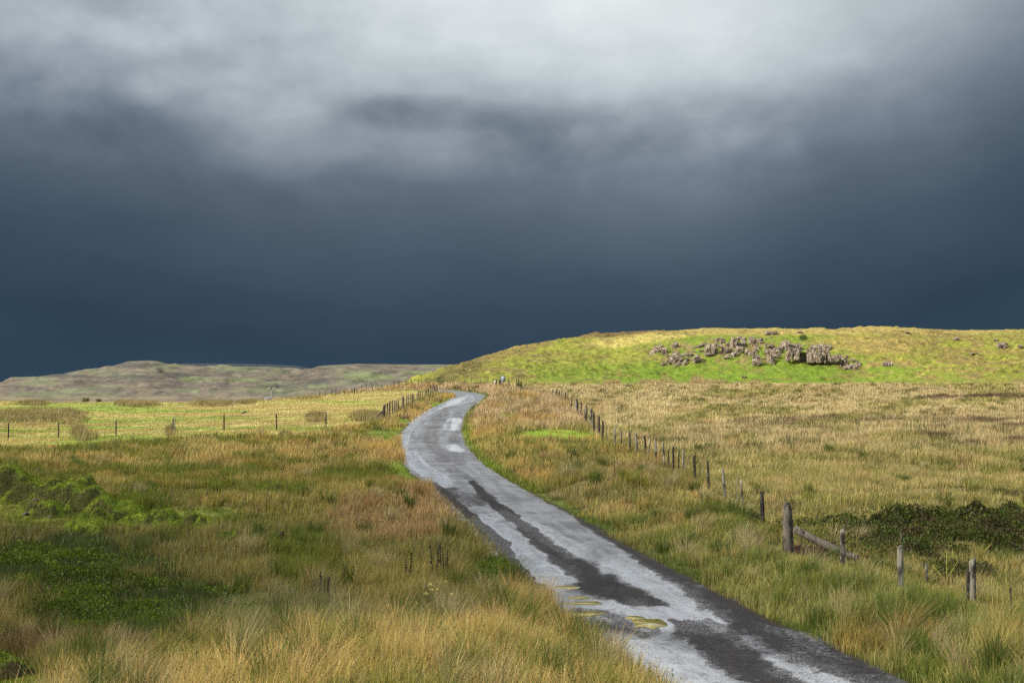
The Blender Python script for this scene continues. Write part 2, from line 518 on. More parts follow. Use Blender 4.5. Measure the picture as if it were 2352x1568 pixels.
# ------------------------------------------------------------------ mesh helpers
def mesh_np(name, verts, faces4=None, faces3=None, mat=None, col=None, smooth=False, parent=None, extra=None):
    me = bpy.data.meshes.new(name)
    verts = np.ascontiguousarray(verts, np.float32)
    loops = []; starts = []; pos = 0
    if faces4 is not None and len(faces4):
        f = np.asarray(faces4, np.int32); loops.append(f.ravel()); starts.append(pos + np.arange(len(f), dtype=np.int32) * 4); pos += f.size
    if faces3 is not None and len(faces3):
        f = np.asarray(faces3, np.int32); loops.append(f.ravel()); starts.append(pos + np.arange(len(f), dtype=np.int32) * 3); pos += f.size
    loops = np.concatenate(loops); starts = np.concatenate(starts)
    me.vertices.add(len(verts)); me.vertices.foreach_set('co', verts.ravel())
    me.loops.add(len(loops)); me.loops.foreach_set('vertex_index', loops)
    me.polygons.add(len(starts)); me.polygons.foreach_set('loop_start', starts)
    me.update(calc_edges=True)
    if smooth:
        me.polygons.foreach_set('use_smooth', np.ones(len(starts), bool))
    if col is not None:
        c4 = np.ones((len(verts), 4), np.float32); c4[:, :3] = col
        at = me.color_attributes.new('col', 'FLOAT_COLOR', 'POINT'); at.data.foreach_set('color', c4.ravel())
    for k, v in (extra or {}).items():
        c4 = np.ones((len(verts), 4), np.float32); c4[:, :v.shape[1]] = v
        at = me.color_attributes.new(k, 'FLOAT_COLOR', 'POINT'); at.data.foreach_set('color', c4.ravel())
    if mat: me.materials.append(mat)
    o = bpy.data.objects.new(name, me)
    COL.objects.link(o)
    if parent: o.parent = parent
    return o


def tag(o, label=None, cat=None, group=None, kind=None):
    if label: o['label'] = label
    if cat: o['category'] = cat
    if group: o['group'] = group
    if kind: o['kind'] = kind
    return o


def empty(name, loc, rz=0.0):
    o = bpy.data.objects.new(name, None); COL.objects.link(o)
    o.location = loc; o.rotation_euler = (0, 0, rz); o.empty_display_size = .2
    return o


def gridf(nu, nv, off=0):
    i = np.arange(nu - 1)[:, None]; j = np.arange(nv - 1)[None, :]
    a = i * nv + j
    return (np.stack([a, a + nv, a + nv + 1, a + 1], -1).reshape(-1, 4) + off).astype(np.int32)


class MB:
    """collects primitives into one mesh"""
    def __init__(s): s.v = []; s.f4 = []; s.f3 = []; s.c = []; s.n = 0

    def add(s, v, f4=None, f3=None, c=None):
        v = np.asarray(v, float)
        if f4 is not None and len(f4): s.f4.append(np.asarray(f4) + s.n)
        if f3 is not None and len(f3): s.f3.append(np.asarray(f3) + s.n)
        s.v.append(v); s.n += len(v)
        s.c.append(np.tile(np.array(c if c is not None else (.5, .5, .5), float), (len(v), 1)) if np.ndim(c) < 2 else np.asarray(c))

    def tube(s, pts, rad, k=6, c=None, cap=True):
        pts = np.asarray(pts, float); m = len(pts)
        rad = np.full(m, rad) if np.isscalar(rad) else np.asarray(rad)
        tan = np.gradient(pts, axis=0)
        vs = []
        for i in range(m):
            tt = tan[i] / (np.linalg.norm(tan[i]) + 1e-9)
            ref = np.array([0, 0, 1.0]) if abs(tt[2]) < .9 else np.array([1.0, 0, 0])
            u = np.cross(tt, ref); u /= np.linalg.norm(u); v_ = np.cross(tt, u)
            a = np.arange(k) / k * 2 * math.pi
            vs.append(pts[i] + rad[i] * (np.cos(a)[:, None] * u + np.sin(a)[:, None] * v_))
        V = np.concatenate(vs)
        f = []
        for i in range(m - 1):
            for j in range(k):
                f.append((i * k + j, i * k + (j + 1) % k, (i + 1) * k + (j + 1) % k, (i + 1) * k + j))
        f3 = []
        if cap:
            V = np.concatenate([V, pts[:1], pts[-1:]])
            for j in range(k):
                f3.append((m * k, (j + 1) % k, j)); f3.append((m * k + 1, (m - 1) * k + j, (m - 1) * k + (j + 1) % k))
        s.add(V, f, f3, c)

    def box(s, c0, size, rot=0.0, c=None):
        sx_, sy_, sz_ = [q / 2 for q in size]
        v = np.array([[a, b, d] for a in (-sx_, sx_) for b in (-sy_, sy_) for d in (-sz_, sz_)])
        cr, sr = math.cos(rot), math.sin(rot)
        v = np.stack([v[:, 0] * cr - v[:, 1] * sr, v[:, 0] * sr + v[:, 1] * cr, v[:, 2]], 1) + np.array(c0)
        s.add(v, [(0, 1, 3, 2), (4, 6, 7, 5), (0, 4, 5, 1), (2, 3, 7, 6), (0, 2, 6, 4), (1, 5, 7, 3)], None, c)

    def build(s, name, mat, parent=None, smooth=False):
        return mesh_np(name, np.concatenate(s.v), np.concatenate(s.f4) if s.f4 else None, np.concatenate(s.f3) if s.f3 else None, mat, np.concatenate(s.c), smooth, parent)


# ------------------------------------------------------------------ materials
def mat(name):
    m = bpy.data.materials.new(name); m.use_nodes = True
    n = NT(m.node_tree)
    out = n.n('ShaderNodeOutputMaterial')
    return m, n, out


def princ(n, out, color, rough=.8, normal=None, spec=.3, **kw):
    b = n.n('ShaderNodeBsdfPrincipled')
    n.put(b.inputs['Base Color'], color); n.put(b.inputs['Roughness'], rough)
    n.put(b.inputs['Specular IOR Level'], spec)
    if normal is not None: n.put(b.inputs['Normal'], normal)
    for k, v in kw.items(): n.put(b.inputs[k], v)
    n.put(out.inputs[0], b.outputs[0])
    return b


def blade_mat(name, trans=.35):
    m, n, out = mat(name)
    c = n.attr('col')
    d = n.n('ShaderNodeBsdfDiffuse'); n.put(d.inputs[0], c)
    t = n.n('ShaderNodeBsdfTranslucent'); n.put(t.inputs[0], c)
    mx = n.n('ShaderNodeMixShader'); mx.inputs[0].default_value = trans
    n.put(mx.inputs[1], d.outputs[0]); n.put(mx.inputs[2], t.outputs[0])
    g = n.n('ShaderNodeBsdfGlossy'); g.inputs['Roughness'].default_value = .45; n.put(g.inputs[0], (.8, .8, .8))
    m2 = n.n('ShaderNodeMixShader'); m2.inputs[0].default_value = .012
    n.put(m2.inputs[1], mx.outputs[0]); n.put(m2.inputs[2], g.outputs[0])
    n.put(out.inputs[0], m2.outputs[0])
    return m


M_BLADE = blade_mat('grass_blades')
M_LEAF = blade_mat('leaves', .25)


def ground_mat(name, fine=6.0, amp=.55, bstr=.6, bdist=.08):
    m, n, out = mat(name)
    g = n.n('ShaderNodeNewGeometry').outputs['Position']
    c = n.attr('col')
    a = n.noise(g, fine, 6, .65)
    b = n.noise(g, fine * 6, 4, .6)
    k = n.add(n.mul(n.rng(a, .3, .7, -1, 1, False), amp), n.mul(n.rng(b, .3, .7, -1, 1, False), amp * .5))
    k = n.m('MAXIMUM', n.add(1.0, k), .25)
    v = n.n('ShaderNodeVectorMath', operation='SCALE'); n.put(v.inputs[0], c); n.put(v.inputs[3], k)
    h = n.add(a, n.mul(b, .4))
    princ(n, out, v.outputs[0], .95, n.bump(h, bstr, bdist), .15)
    return m


M_GROUND = ground_mat('turf')
M_HILL = ground_mat('hill_turf', 1.6, .26, .9, .3)
M_MOOR = ground_mat('moor', .02, .35, .6, 6.0)

# ------------------------------------------------------------------ ground sheet
SOIL = np.array((.045, .035, .018))


def fan(thetas, radii, zf):
    T, Rr = np.meshgrid(thetas, radii, indexing='ij')
    X = np.sin(T) * Rr; Y = np.cos(T) * Rr
    x = X.ravel(); y = Y.ravel()
    return x, y, zf(x, y), gridf(len(thetas), len(radii))


th_f = np.linspace(R(-24), R(24), 760)
th = np.concatenate([np.linspace(R(-180), R(-25), 52), th_f, np.linspace(R(25), R(180), 52)])
rad = np.concatenate([np.geomspace(1.0, 14, 24)[:-1], np.geomspace(14, 250, 430), np.geomspace(252, 3400, 90)])
x, y, z, f = fan(th, rad, gz)
A, B, p, H, sx, sy, t, fl, inn, out_ = veg(x, y, z)
mixn = fbm(x / .6, y / .6, 301, 3)
c = A * (1 - p[:, None]) + B * p[:, None]
short = np.clip((.34 - H) / .2, 0, 1)[:, None]
c = c * (.35 + .6 * short) * (.75 + .5 * mixn[:, None]) + SOIL * (1 - short) * .5
far = sst(200, 290, y)[:, None] * (x < 0)[:, None]
mo = fbm(x / 90, y / 90, 302, 4)[:, None]
c = c * (1 - far) + far * (np.array((.11, .085, .06)) * (.7 + .6 * mo) + np.array((.05, .05, .0)) * sst(.55, .65, mo))
wt = sst(.5, 0, np.abs(t) - road_hw(y))[:, None] * ((y > -20) & (y < 240))[:, None]
c = c * (1 - wt) + wt * np.array((.03, .026, .022))
ground = tag(mesh_np('ground', np.stack([x, y, z], 1), f, None, M_GROUND, c, True), kind='structure')

# hill
thh = np.concatenate([np.arctan((np.arange(840, 2420, 2.6) - 1176) / FPX), np.linspace(R(22), R(62), 60)])
ra = np.concatenate([np.arange(0, 1.001, 1 / 300.), np.linspace(1.02, 1.6, 30)])
T, U = np.meshgrid(thh, ra, indexing='ij')
pxx = 1176 + FPX * np.tan(T)
Yh = hill_f(pxx) - 4 + U * (hill_c(pxx) - hill_f(pxx) + 4)
Xh = Yh * np.tan(T)
x, y = Xh.ravel(), Yh.ravel(); z = hz(x, y)
A, B, p, sx, sy = hillveg(x, y, z)
s = np.clip(p + (fbm(x / 1.1, y / .8, 303, 3) - .5) * 1.4, 0, 1)[:, None]
c = (A * (1 - s) + B * s) * (.72 + .5 * fbm(x / .5, y / .5, 304, 2)[:, None])
hill = tag(mesh_np('hill', np.stack([x, y, z], 1), gridf(len(thh), len(ra)), None, M_HILL, c * .85, True), kind='structure')

# far hills and the ridge behind them
FH = [(-500, 905), (-200, 893), (0, 882), (64, 871), (110, 864), (190, 852), (225, 849), (256, 841), (295, 830.5), (325, 829), (359, 830), (384, 836), (410, 841), (460, 843), (520, 844.5), (538, 848), (576, 844), (611, 842.7), (667, 846.5), (708, 849),
      (731, 841), (769, 838), (821, 835.5), (949, 837), (1020, 837), (1200, 842), (1500, 850)]


def farhill(name, tab, y0, y1, zb, pxs, nj, rough, colf, m):
    a = np.array(tab, float)
    U = np.linspace(-.05, 1.5, nj)
    P, Uu = np.meshgrid(pxs, U, indexing='ij')
    Y = y0 + Uu * (y1 - y0)
    X = (P - 1176) / FPX * Y
    zc = CAM_H + (893.7 - np.interp(P, a[:, 0], a[:, 1])) / FPX * y1
    Uc = np.clip(Uu, 0, 1)
    s_ = Uc ** 1.15
    Z = zb + (zc - zb) * np.where(Uu > 1, 1 - (Uu - 1) ** 1.3, s_)
    k = sst(0, .12, Uu) * sst(1.0, .86, Uu) + .06
    Z = Z + k * ((fbm(X / 260, Y / 200, 71, 4) - .5) * rough + (np.abs(fbm(X / 90, Y / 60, 72, 4) - .5)) * rough * .9 + (fbm(X / 30, Y / 30, 73, 3) - .5) * rough * .35) + np.where(Uu < 0, -4, 0)
    x, y, z = X.ravel(), Y.ravel(), Z.ravel()
    sx, sy = scr(x, y, z)
    return tag(mesh_np(name, np.stack([x, y, z], 1), gridf(len(pxs), nj), None, m, colf(x, y, sx, sy), True), kind='structure')


def moorcol(x, y, sx, sy):
    n1 = fbm(sx / 90, sy / 8, 81, 5)[:, None]; n2 = fbm(sx / 30, sy / 3.5, 82, 4)[:, None]
    c = np.array((.092, .080, .062)) * (.5 + .95 * n1)
    c = c * (1 - sst(.5, .62, n2) * .55) + np.array((.135, .112, .075)) * sst(.5, .62, n2) * .55
    c = c * (1 - sst(.50, .62, n1) * .65) + np.array((.085, .105, .050)) * sst(.50, .62, n1) * .65
    for b in ((855, 866, 60, 9), (730, 886, 26, 4), (960, 856, 50, 4), (435, 869, 24, 4), (560, 872, 40, 4), (600, 894, 60, 3)):
        m_ = blobm(sx, sy, *b, 83)[:, None] * .75
        c = c * (1 - m_) + np.array((.10, .125, .05)) * m_
    n3 = fbm(sx / 14, sy / 2.2, 85, 3)[:, None]
    c = c * (.7 + .6 * n3)
    for b in ((725, 880, 36, 5), (300, 866, 60, 5), (150, 862, 50, 4), (640, 888, 60, 3), (310, 838, 60, 5), (420, 862, 50, 5)):
        m_ = blobm(sx, sy, *b, 84)[:, None] * .7
        c = c * (1 - m_) + np.array((.05, .05, .045)) * m_
    m_ = (np.exp(-((sy - 914 + (sx - 300) * .004) / 3.0) ** 2) * .6)[:, None]
    return c * (1 - m_) + np.array((.17, .135, .08)) * m_


farhill('far_hills', FH, 1900, 3300, -11, np.arange(-420, 1300, 2.6), 240, 26, moorcol, M_MOOR)
farhill('far_ridge', [(-200, 900), (300, 880), (400, 836), (430, 833.5), (520, 834), (620, 836), (690, 840), (760, 855), (1100, 880)], 5200, 6200, -11, np.arange(200, 900, 3.0), 40, 5,
        lambda x, y, sx, sy: np.tile(np.array((.016, .024, .034)), (len(x), 1)), M_MOOR)  # storm shade and haze put into the ridge's dark blue-grey

# ------------------------------------------------------------------ unseen cloud added to shade the foreground, high to the left behind the camera
def shade(xg, yg):
    """share of the sun that the cloud takes away over a ground point"""
    n = (fbm(xg / 45, yg / 45, 91, 3) - .5)
    near = sst(96, 32, yg + 20 * n + np.where(xg > 6, -28, 0) * sst(50, 90, yg)) * (.80 - .36 * sst(0, 7, xg))
    mid = sst(236, 205, yg + 12 * n) * sst(-2, 14, xg) * .06
    s_ = np.maximum(near, mid)
    gold = np.exp(-((xg + .8) / 5.2) ** 2 - ((yg - 15.5) / 6.5) ** 2) * .75  # opening in the cloud that keeps sun on the golden grass
    return np.clip(s_ - gold, 0, 1) * sst(-120, -70, yg) * sst(150, 110, np.abs(xg))


ALT = 300.0
off = SUN_DIR * ALT / math.tan(SUN_EL)
gx = np.linspace(-160, 160, 110); gy = np.linspace(-130, 250, 150)
GX, GY = np.meshgrid(gx, gy, indexing='ij')
den = shade(GX.ravel(), GY.ravel())
thick = 14 * np.sqrt(np.clip(1 - (GX / 165) ** 4, 0, 1) * np.clip(1 - ((GY - 60) / 195) ** 4, 0, 1)).ravel() * (.6 + .8 * fbm(GX.ravel() / 30, GY.ravel() / 30, 95, 3))
half = 1 - np.sqrt(1 - np.clip(den, 0, .98))
lo = np.stack([GX.ravel() + off[0], GY.ravel() + off[1], ALT - .0 * thick], 1)
up_s = np.array([SUN_DIR[0] / math.tan(SUN_EL), SUN_DIR[1] / math.tan(SUN_EL), 1.0])
hi = lo + (thick + 1)[:, None] * up_s
V = np.concatenate([lo, hi]); nvt = len(lo)
F = np.concatenate([gridf(len(gx), len(gy))[:, ::-1], gridf(len(gx), len(gy), nvt)])
m, n, out = mat('shade_cloud_vapour')
dd = n.attr('col')
df = n.n('ShaderNodeBsdfDiffuse'); df.inputs[0].default_value = (.85, .87, .9, 1)
tl = n.n('ShaderNodeBsdfTranslucent'); tl.inputs[0].default_value = (.85, .87, .9, 1)
ad = n.n('ShaderNodeMixShader'); ad.inputs[0].default_value = .5
n.put(ad.inputs[1], df.outputs[0]); n.put(ad.inputs[2], tl.outputs[0])
tr = n.n('ShaderNodeBsdfTransparent')
mx = n.n('ShaderNodeMixShader'); n.put(mx.inputs[0], n.n('ShaderNodeSeparateColor').outputs[0])
sepc = n.n('ShaderNodeSeparateColor'); n.put(sepc.inputs[0], dd); n.put(mx.inputs[0], sepc.outputs[0])
n.put(mx.inputs[1], tr.outputs[0]); n.put(mx.inputs[2], ad.outputs[0]); n.put(out.inputs[0], mx.outputs[0])
cd = np.concatenate([half, half])
tag(mesh_np('unseen_shade_cloud', V, F, None, m, np.stack([cd] * 3, 1), True), kind='structure')

# ------------------------------------------------------------------ road
def polymask(sx, sy, pts, seed, soft=.3):
    """soft band along a polyline (x, y, half width)"""
    best = np.full(sx.shape, 9.0)
    for (x0, y0, w0), (x1, y1, w1) in zip(pts[:-1], pts[1:]):
        ux, uy = x1 - x0, y1 - y0
        L2 = ux * ux + uy * uy
        tt = np.clip(((sx - x0) * ux + (sy - y0) * uy) / L2, 0, 1)
        ww = w0 + (w1 - w0) * tt
        # half width is measured across the picture
        dxx = sx - (x0 + ux * tt); dyy = (sy - (y0 + uy * tt)) * 2.0
        best = np.minimum(best, np.hypot(dxx, dyy) / ww)
    best = best + (fbm(sx / 22, sy / 8, seed, 4) - .5) * .8
    return sst(1 + soft, 1 - soft, best)


tag_ = None
ry = np.concatenate([np.arange(-14, 14, .4), np.geomspace(14, 232, 1500)])
tv = np.linspace(-1, 1, 81)
RY, TV = np.meshgrid(ry, tv, indexing='ij')
hw = road_hw(RY)
s_ = road_s(RY)
edge_n = np.where(TV < 0, (fbm(RY / 1.6, RY * 0 + 3, 401, 3) - .5), (fbm(RY / 1.6, RY * 0 + 9, 402, 3) - .5)) * .5
tt = TV * (hw + edge_n * np.abs(TV) ** 3 + .12)
nx, ny = 1 / np.sqrt(1 + s_ ** 2), -s_ / np.sqrt(1 + s_ ** 2)
X = road_x(RY) + tt * nx; Y = RY + tt * ny
Z = road_z(RY) + .012 * (1 - TV ** 2) * 2 + (fbm(X / .8, Y / 1.2, 403, 3) - .5) * .035 - .02 * np.abs(TV) ** 8
x, y, z = X.ravel(), Y.ravel(), Z.ravel()
sx, sy = scr(x, y, z)
dark = .95 * polymask(sx, sy, [(1085, 1108, 10), (1120, 1145, 20), (1180, 1190, 22), (1240, 1240, 30), (1300, 1290, 42), (1370, 1340, 56), (1450, 1372, 50), (1530, 1388, 12)], 411, .55)
dark = np.maximum(dark, .85 * polymask(sx, sy, [(1540, 1424, 10), (1590, 1450, 50), (1680, 1510, 66), (1790, 1568, 66), (1900, 1630, 60), (2300, 1900, 60)], 412, .5))
dark = np.maximum(dark, .85 * polymask(sx, sy, [(1140, 1082, 6), (1200, 1112, 10), (1300, 1165, 22), (1400, 1225, 32), (1500, 1290, 38), (1640, 1385, 60), (1770, 1450, 90), (1870, 1500, 80), (2010, 1560, 60), (2300, 1700, 60)], 413, .6))
dark = np.maximum(dark, .9 * polymask(sx, sy, [(1000, 1112, 10), (1080, 1185, 16), (1150, 1250, 26), (1190, 1310, 26), (1230, 1350, 26)], 414, .3))
dark = np.maximum(dark, .7 * polymask(sx, sy, [(1330, 1425, 60), (1400, 1440, 90), (1470, 1446, 50)], 415, .15))
dark = np.maximum(dark, .6 * polymask(sx, sy, [(1620, 1440, 40), (1720, 1468, 60), (1850, 1500, 50)], 416, .15))
dark = np.maximum(dark, .50 * polymask(sx, sy, [(1060, 915, 10), (1035, 930, 18), (1008, 960, 28), (988, 1000, 34), (1000, 1040, 34), (1045, 1080, 28), (1090, 1108, 18)], 417, .7))
dark = np.maximum(dark, .65 * polymask(sx, sy, [(1040, 1140, 40), (1100, 1150, 30)], 418, .2) )
dark = np.maximum(dark, .5 * polymask(sx, sy, [(1055, 1060, 22), (1045, 1010, 18), (1052, 950, 14)], 419, .5))
sheen_map = np.zeros_like(dark)  # wet bands whose sky reflection is painted paler in the base colour
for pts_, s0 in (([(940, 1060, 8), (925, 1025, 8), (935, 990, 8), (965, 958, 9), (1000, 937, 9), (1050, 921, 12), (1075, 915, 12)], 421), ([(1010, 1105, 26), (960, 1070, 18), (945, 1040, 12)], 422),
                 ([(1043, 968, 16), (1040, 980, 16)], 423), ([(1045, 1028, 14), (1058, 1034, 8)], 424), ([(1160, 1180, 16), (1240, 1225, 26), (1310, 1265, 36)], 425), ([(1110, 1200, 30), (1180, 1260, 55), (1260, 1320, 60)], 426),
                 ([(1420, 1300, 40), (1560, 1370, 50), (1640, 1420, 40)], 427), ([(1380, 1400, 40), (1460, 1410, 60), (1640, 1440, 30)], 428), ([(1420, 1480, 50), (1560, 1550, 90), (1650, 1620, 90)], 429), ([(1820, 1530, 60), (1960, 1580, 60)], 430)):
    sheen_map = np.maximum(sheen_map, polymask(sx, sy, pts_, s0, .5))
ucol = np.stack([dark, sheen_map, np.abs(TV.ravel())], 1)
uvc = np.stack([tt.ravel() / 10 , RY.ravel() / 10, tt.ravel() * 0], 1)
m, n, out = mat('wet_asphalt')
P_ = n.n('ShaderNodeNewGeometry').outputs['Position']
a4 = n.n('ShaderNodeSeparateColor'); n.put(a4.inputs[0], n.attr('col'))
dk, sheen_paint, ed = a4.outputs
T_ = n.attr('along', 'Vector')
sy_ = n.n('ShaderNodeSeparateXYZ'); n.put(sy_.inputs[0], T_); nearw = n.rng(n.mul(sy_.outputs[1], 10.0), 46, 74, 1.0, .10)
stone = n.noise(P_, 20.0, 3, .7)
grit = n.noise(P_, 8.0, 6, .75)
fine = n.noise(P_, 36.0, 2, .7)
blot = n.noise(n.mapping(T_, scale=(10, 3.2, 1)), 1.0, 6, .68, .8)
patch_ = n.noise(n.mapping(T_, scale=(9, 6.0, 1), loc=(3, 1, 5)), .55, 5, .6, 1.2)
track = n.noise(n.mapping(T_, scale=(26, 1.6, 1), loc=(7, 2, 3)), 1.0, 5, .65, .4)
dks = n.add(dk, n.mul(nearw, n.add(n.mul(n.sub(grit, .5), 1.2), n.add(n.mul(n.sub(blot, .5), 1.3), n.mul(n.sub(stone, .5), .7)))))
dks = n.rng(dks, .26, .86)
wet = n.add(n.mul(nearw, n.add(n.add(n.mul(n.sub(blot, .5), 1.5), n.mul(n.sub(track, .5), 1.6)), n.add(n.mul(n.sub(patch_, .5), 1.6), n.mul(n.sub(grit, .5), 1.1)))), n.mul(sheen_paint, .60))
wet = n.m('MULTIPLY', n.sub(1.0, dks), n.rng(wet, -.05, .55), clamp=True)
speck = n.rng(stone, .48, .57)
speck = n.m('MULTIPLY', speck, n.rng(n.add(n.noise(P_, 1.1, 5, .65), n.mul(sheen_paint, -.10)), .36, .58, .15, 1.0))
basec = n.mix(dks, n.mix(n.rng(n.add(n.add(patch_, n.mul(sheen_paint, .30)), n.mul(n.sub(track, .5), .8)), .3, .7), (.036, .038, .043), (.135, .144, .160)), n.mix(n.rng(n.add(grit, n.mul(n.sub(blot, .5), .8)), .25, .75), (.009, .0085, .0085), (.042, .040, .040)))
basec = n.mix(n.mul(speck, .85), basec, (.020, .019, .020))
basec = n.mix(n.mul(n.rng(fine, .54, .62), n.mul(n.add(n.mul(wet, .35), n.mul(sheen_paint, .4)), .85)), basec, (.60, .61, .64))
basec = n.mix(n.m('MULTIPLY', n.mul(sheen_paint, .55), n.mul(n.sub(1.0, dks), n.rng(n.add(grit, n.mul(n.sub(track, .5), 1.2)), .25, .65)), clamp=True), basec, (.46, .49, .53))  # reflected sky painted as a pale tone on the wet bands
crk = n.rng(n.m('ABSOLUTE', n.sub(n.noise(n.mapping(T_, scale=(10, 8, 1), loc=(1, 9, 2)), .9, 5, .6, .6), .5)), .0, .010, 1.0, 0.0)
basec = n.mix(n.mul(crk, .75), basec, (.015, .014, .014))
mudn = n.m('MULTIPLY', n.rng(ed, .84, 1.0), n.rng(grit, .35, .6), clamp=True)
basec = n.mix(mudn, basec, (.05, .038, .022))
rough = n.add(n.mul(dks, .45), n.add(.38, n.mul(wet, -.25)))
rough = n.add(rough, n.mul(speck, .22))
hgt = n.add(n.mul(stone, .5), grit)
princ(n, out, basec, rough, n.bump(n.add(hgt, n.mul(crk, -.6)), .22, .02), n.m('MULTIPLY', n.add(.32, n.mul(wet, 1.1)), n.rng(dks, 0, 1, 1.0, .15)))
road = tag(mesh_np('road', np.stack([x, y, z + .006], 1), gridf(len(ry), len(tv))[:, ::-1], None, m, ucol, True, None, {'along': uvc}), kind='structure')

# puddles: shallow muddy water lying in the potholes
mw, n, out = mat('muddy_water')
b = princ(n, out, n.ramp(n.noise(n.n('ShaderNodeNewGeometry').outputs['Position'], 3.0, 4, .6), [(.3, (.17, .14, .025)), (.7, (.24, .20, .04))]), .06, n.bump(n.noise(n.mapping(n.n('ShaderNodeNewGeometry').outputs['Position'], scale=(1, .25, 1)), 9.0, 3), .12, .01), .5)


def puddle(px, py, rx, ry_, seed):
    x0, y0, z0 = solve(px, py, lambda a, b_: road_z(b_))
    k = 40
    a = np.arange(k) / k * 2 * math.pi
    q = 1 + (fbm(np.cos(a) * 2 + seed, np.sin(a) * 2, 500 + seed, 3) - .5) * 1.1
    ex = rx * y0 / FPX; ey = ry_ * y0 * y0 / (FPX * 4.2) * .9
    vx = x0 + np.cos(a) * ex * q; vy = y0 + np.sin(a) * ey * q
    zt = road_z(np.float64(y0)) + .031 + .0015 * (seed % 3)
    V = [(x0, y0, zt)] + [(p, q_, zt) for p, q_ in zip(vx, vy)] + [(p, q_, zt - .05) for p, q_ in zip(vx, vy)]
    f3 = [(0, 1 + i, 1 + (i + 1) % k) for i in range(k)]
    f4 = [(1 + i, 1 + k + i, 1 + k + (i + 1) % k, 1 + (i + 1) % k) for i in range(k)]
    return mesh_np('puddle', V, f4, f3, mw)


for i, q in enumerate(((1340, 1413, 48, 6), (1492, 1434, 36, 13), (1455, 1422, 20, 4), (1310, 1352, 36, 4), (1345, 1388, 40, 3.2), (1330, 1375, 26, 2))):
    tag(puddle(*q, i), kind='structure')


# ------------------------------------------------------------------ wood, wire
def wood_mat(name, light, dark, wetness=.5):
    m, n, out = mat(name)
    tcn = n.n('ShaderNodeTexCoord').outputs['Object']
    oi = n.n('ShaderNodeObjectInfo').outputs['Random']
    shift_ = n.n('ShaderNodeCombineXYZ'); n.put(shift_.inputs[0], n.mul(oi, 37.0)); n.put(shift_.inputs[2], n.mul(oi, 11.0))
    va = n.n('ShaderNodeVectorMath', operation='ADD'); n.put(va.inputs[0], tcn); n.put(va.inputs[1], shift_.outputs[0])
    grain = n.noise(n.mapping(va.outputs[0], scale=(30, 30, 2.2)), 1.6, 6, .65, .6)
    blot = n.noise(n.mapping(va.outputs[0], scale=(3, 3, 1.3)), 1.6, 4, .6)
    lich = n.noise(va.outputs[0], 16.0, 4, .7)
    c = n.mix(n.rng(grain, .35, .62), dark, light)
    c = n.mix(n.rng(n.add(blot, n.mul(n.sub(oi, .5), .25)), .46, .60), c, tuple(q * .28 for q in dark))
    c = n.mix(n.mul(n.rng(lich, .60, .68), .55), c, (.28, .30, .22))
    v = n.n('ShaderNodeVectorMath', operation='SCALE'); n.put(v.inputs[0], c); n.put(v.inputs[3], n.rng(oi, 0, 1, .7, 1.25, False))
    princ(n, out, v.outputs[0], .8, n.bump(grain, .7, .012), .25)
    return m


M_OLD = wood_mat('weathered_wood', (.165, .145, .118), (.07, .056, .043))
M_GREYW = wood_mat('silvered_wood', (.27, .25, .205), (.12, .105, .08))
M_DARKW = wood_mat('wet_dark_wood', (.075, .058, .045), (.032, .024, .019))
M_BROWNW = wood_mat('brown_wood', (.17, .115, .085), (.07, .048, .036))
m, n, out = mat('rusty_wire'); princ(n, out, (.06, .04, .03), .6, None, .4, Metallic=.5); M_WIRE = m


def post_mb(h, w, seed, kind='split', lean=(0, 0), under=.45, taper=.85, top='jag'):
    """a hewn fence post standing on the origin"""
    r_ = np.random.RandomState(seed)
    k = 10 if kind != 'square' else 12
    nr = 12
    zs = np.linspace(-under, h, nr)
    a = np.arange(k) / k * 2 * math.pi + r_.rand() * 6
    if kind == 'square':
        rr = 1 / np.maximum(np.abs(np.cos(a)), np.abs(np.sin(a))); rr = np.minimum(rr, 1.25) * .9
    elif kind == 'round':
        rr = 1 + (r_.rand(k) - .5) * .08
    else:
        rr = 1 + (r_.rand(k) - .5) * .45; rr[::3] *= .86
    V = []
    bend = (r_.rand(2) - .5) * .04 * h
    for i, zz in enumerate(zs):
        f_ = (zz + under) / (h + under)
        q = w / 2 * (1 - (1 - taper) * f_) * (1 + (r_.rand() - .5) * .06)
        ox = lean[0] * zz + bend[0] * math.sin(f_ * 3.1)
        oy = lean[1] * zz + bend[1] * math.sin(f_ * 3.1)
        rad_ = rr * q * (1 + (r_.rand(k) - .5) * .12)
        z_ = np.full(k, zz)
        if i == nr - 1 and top == 'jag': z_ = z_ + (r_.rand(k) - .6) * w * .8
        if i == nr - 1 and top == 'slant': z_ = z_ + np.cos(a) * w * .3
        if top == 'cone' and i >= nr - 2: rad_ = rad_ * (.92 if i == nr - 2 else .42)
        V.append(np.stack([np.cos(a) * rad_ + ox, np.sin(a) * rad_ + oy, z_], 1))
    V = np.concatenate(V)
    f4 = [(i * k + j, i * k + (j + 1) % k, (i + 1) * k + (j + 1) % k, (i + 1) * k + j) for i in range(nr - 1) for j in range(k)]
    ctr = V[-k:].mean(0) - np.array([0, 0, w * .25 if top == 'jag' else 0])
    V = np.concatenate([V, ctr[None]])
    f3 = [(len(V) - 1, (nr - 1) * k + j, (nr - 1) * k + (j + 1) % k) for j in range(k)]
    mb = MB(); mb.add(V, f4, f3)
    return mb


def part(mb, name, mt, parent, loc, smooth=False):
    o = mb.build(name, mt, parent, smooth); o.location = loc
    return o


def at(px, d, zf=gz):
    x_ = (px - 1176) / FPX * d
    return np.array([x_, d, float(zf(np.array([x_]), np.array([float(d)]))[0])])


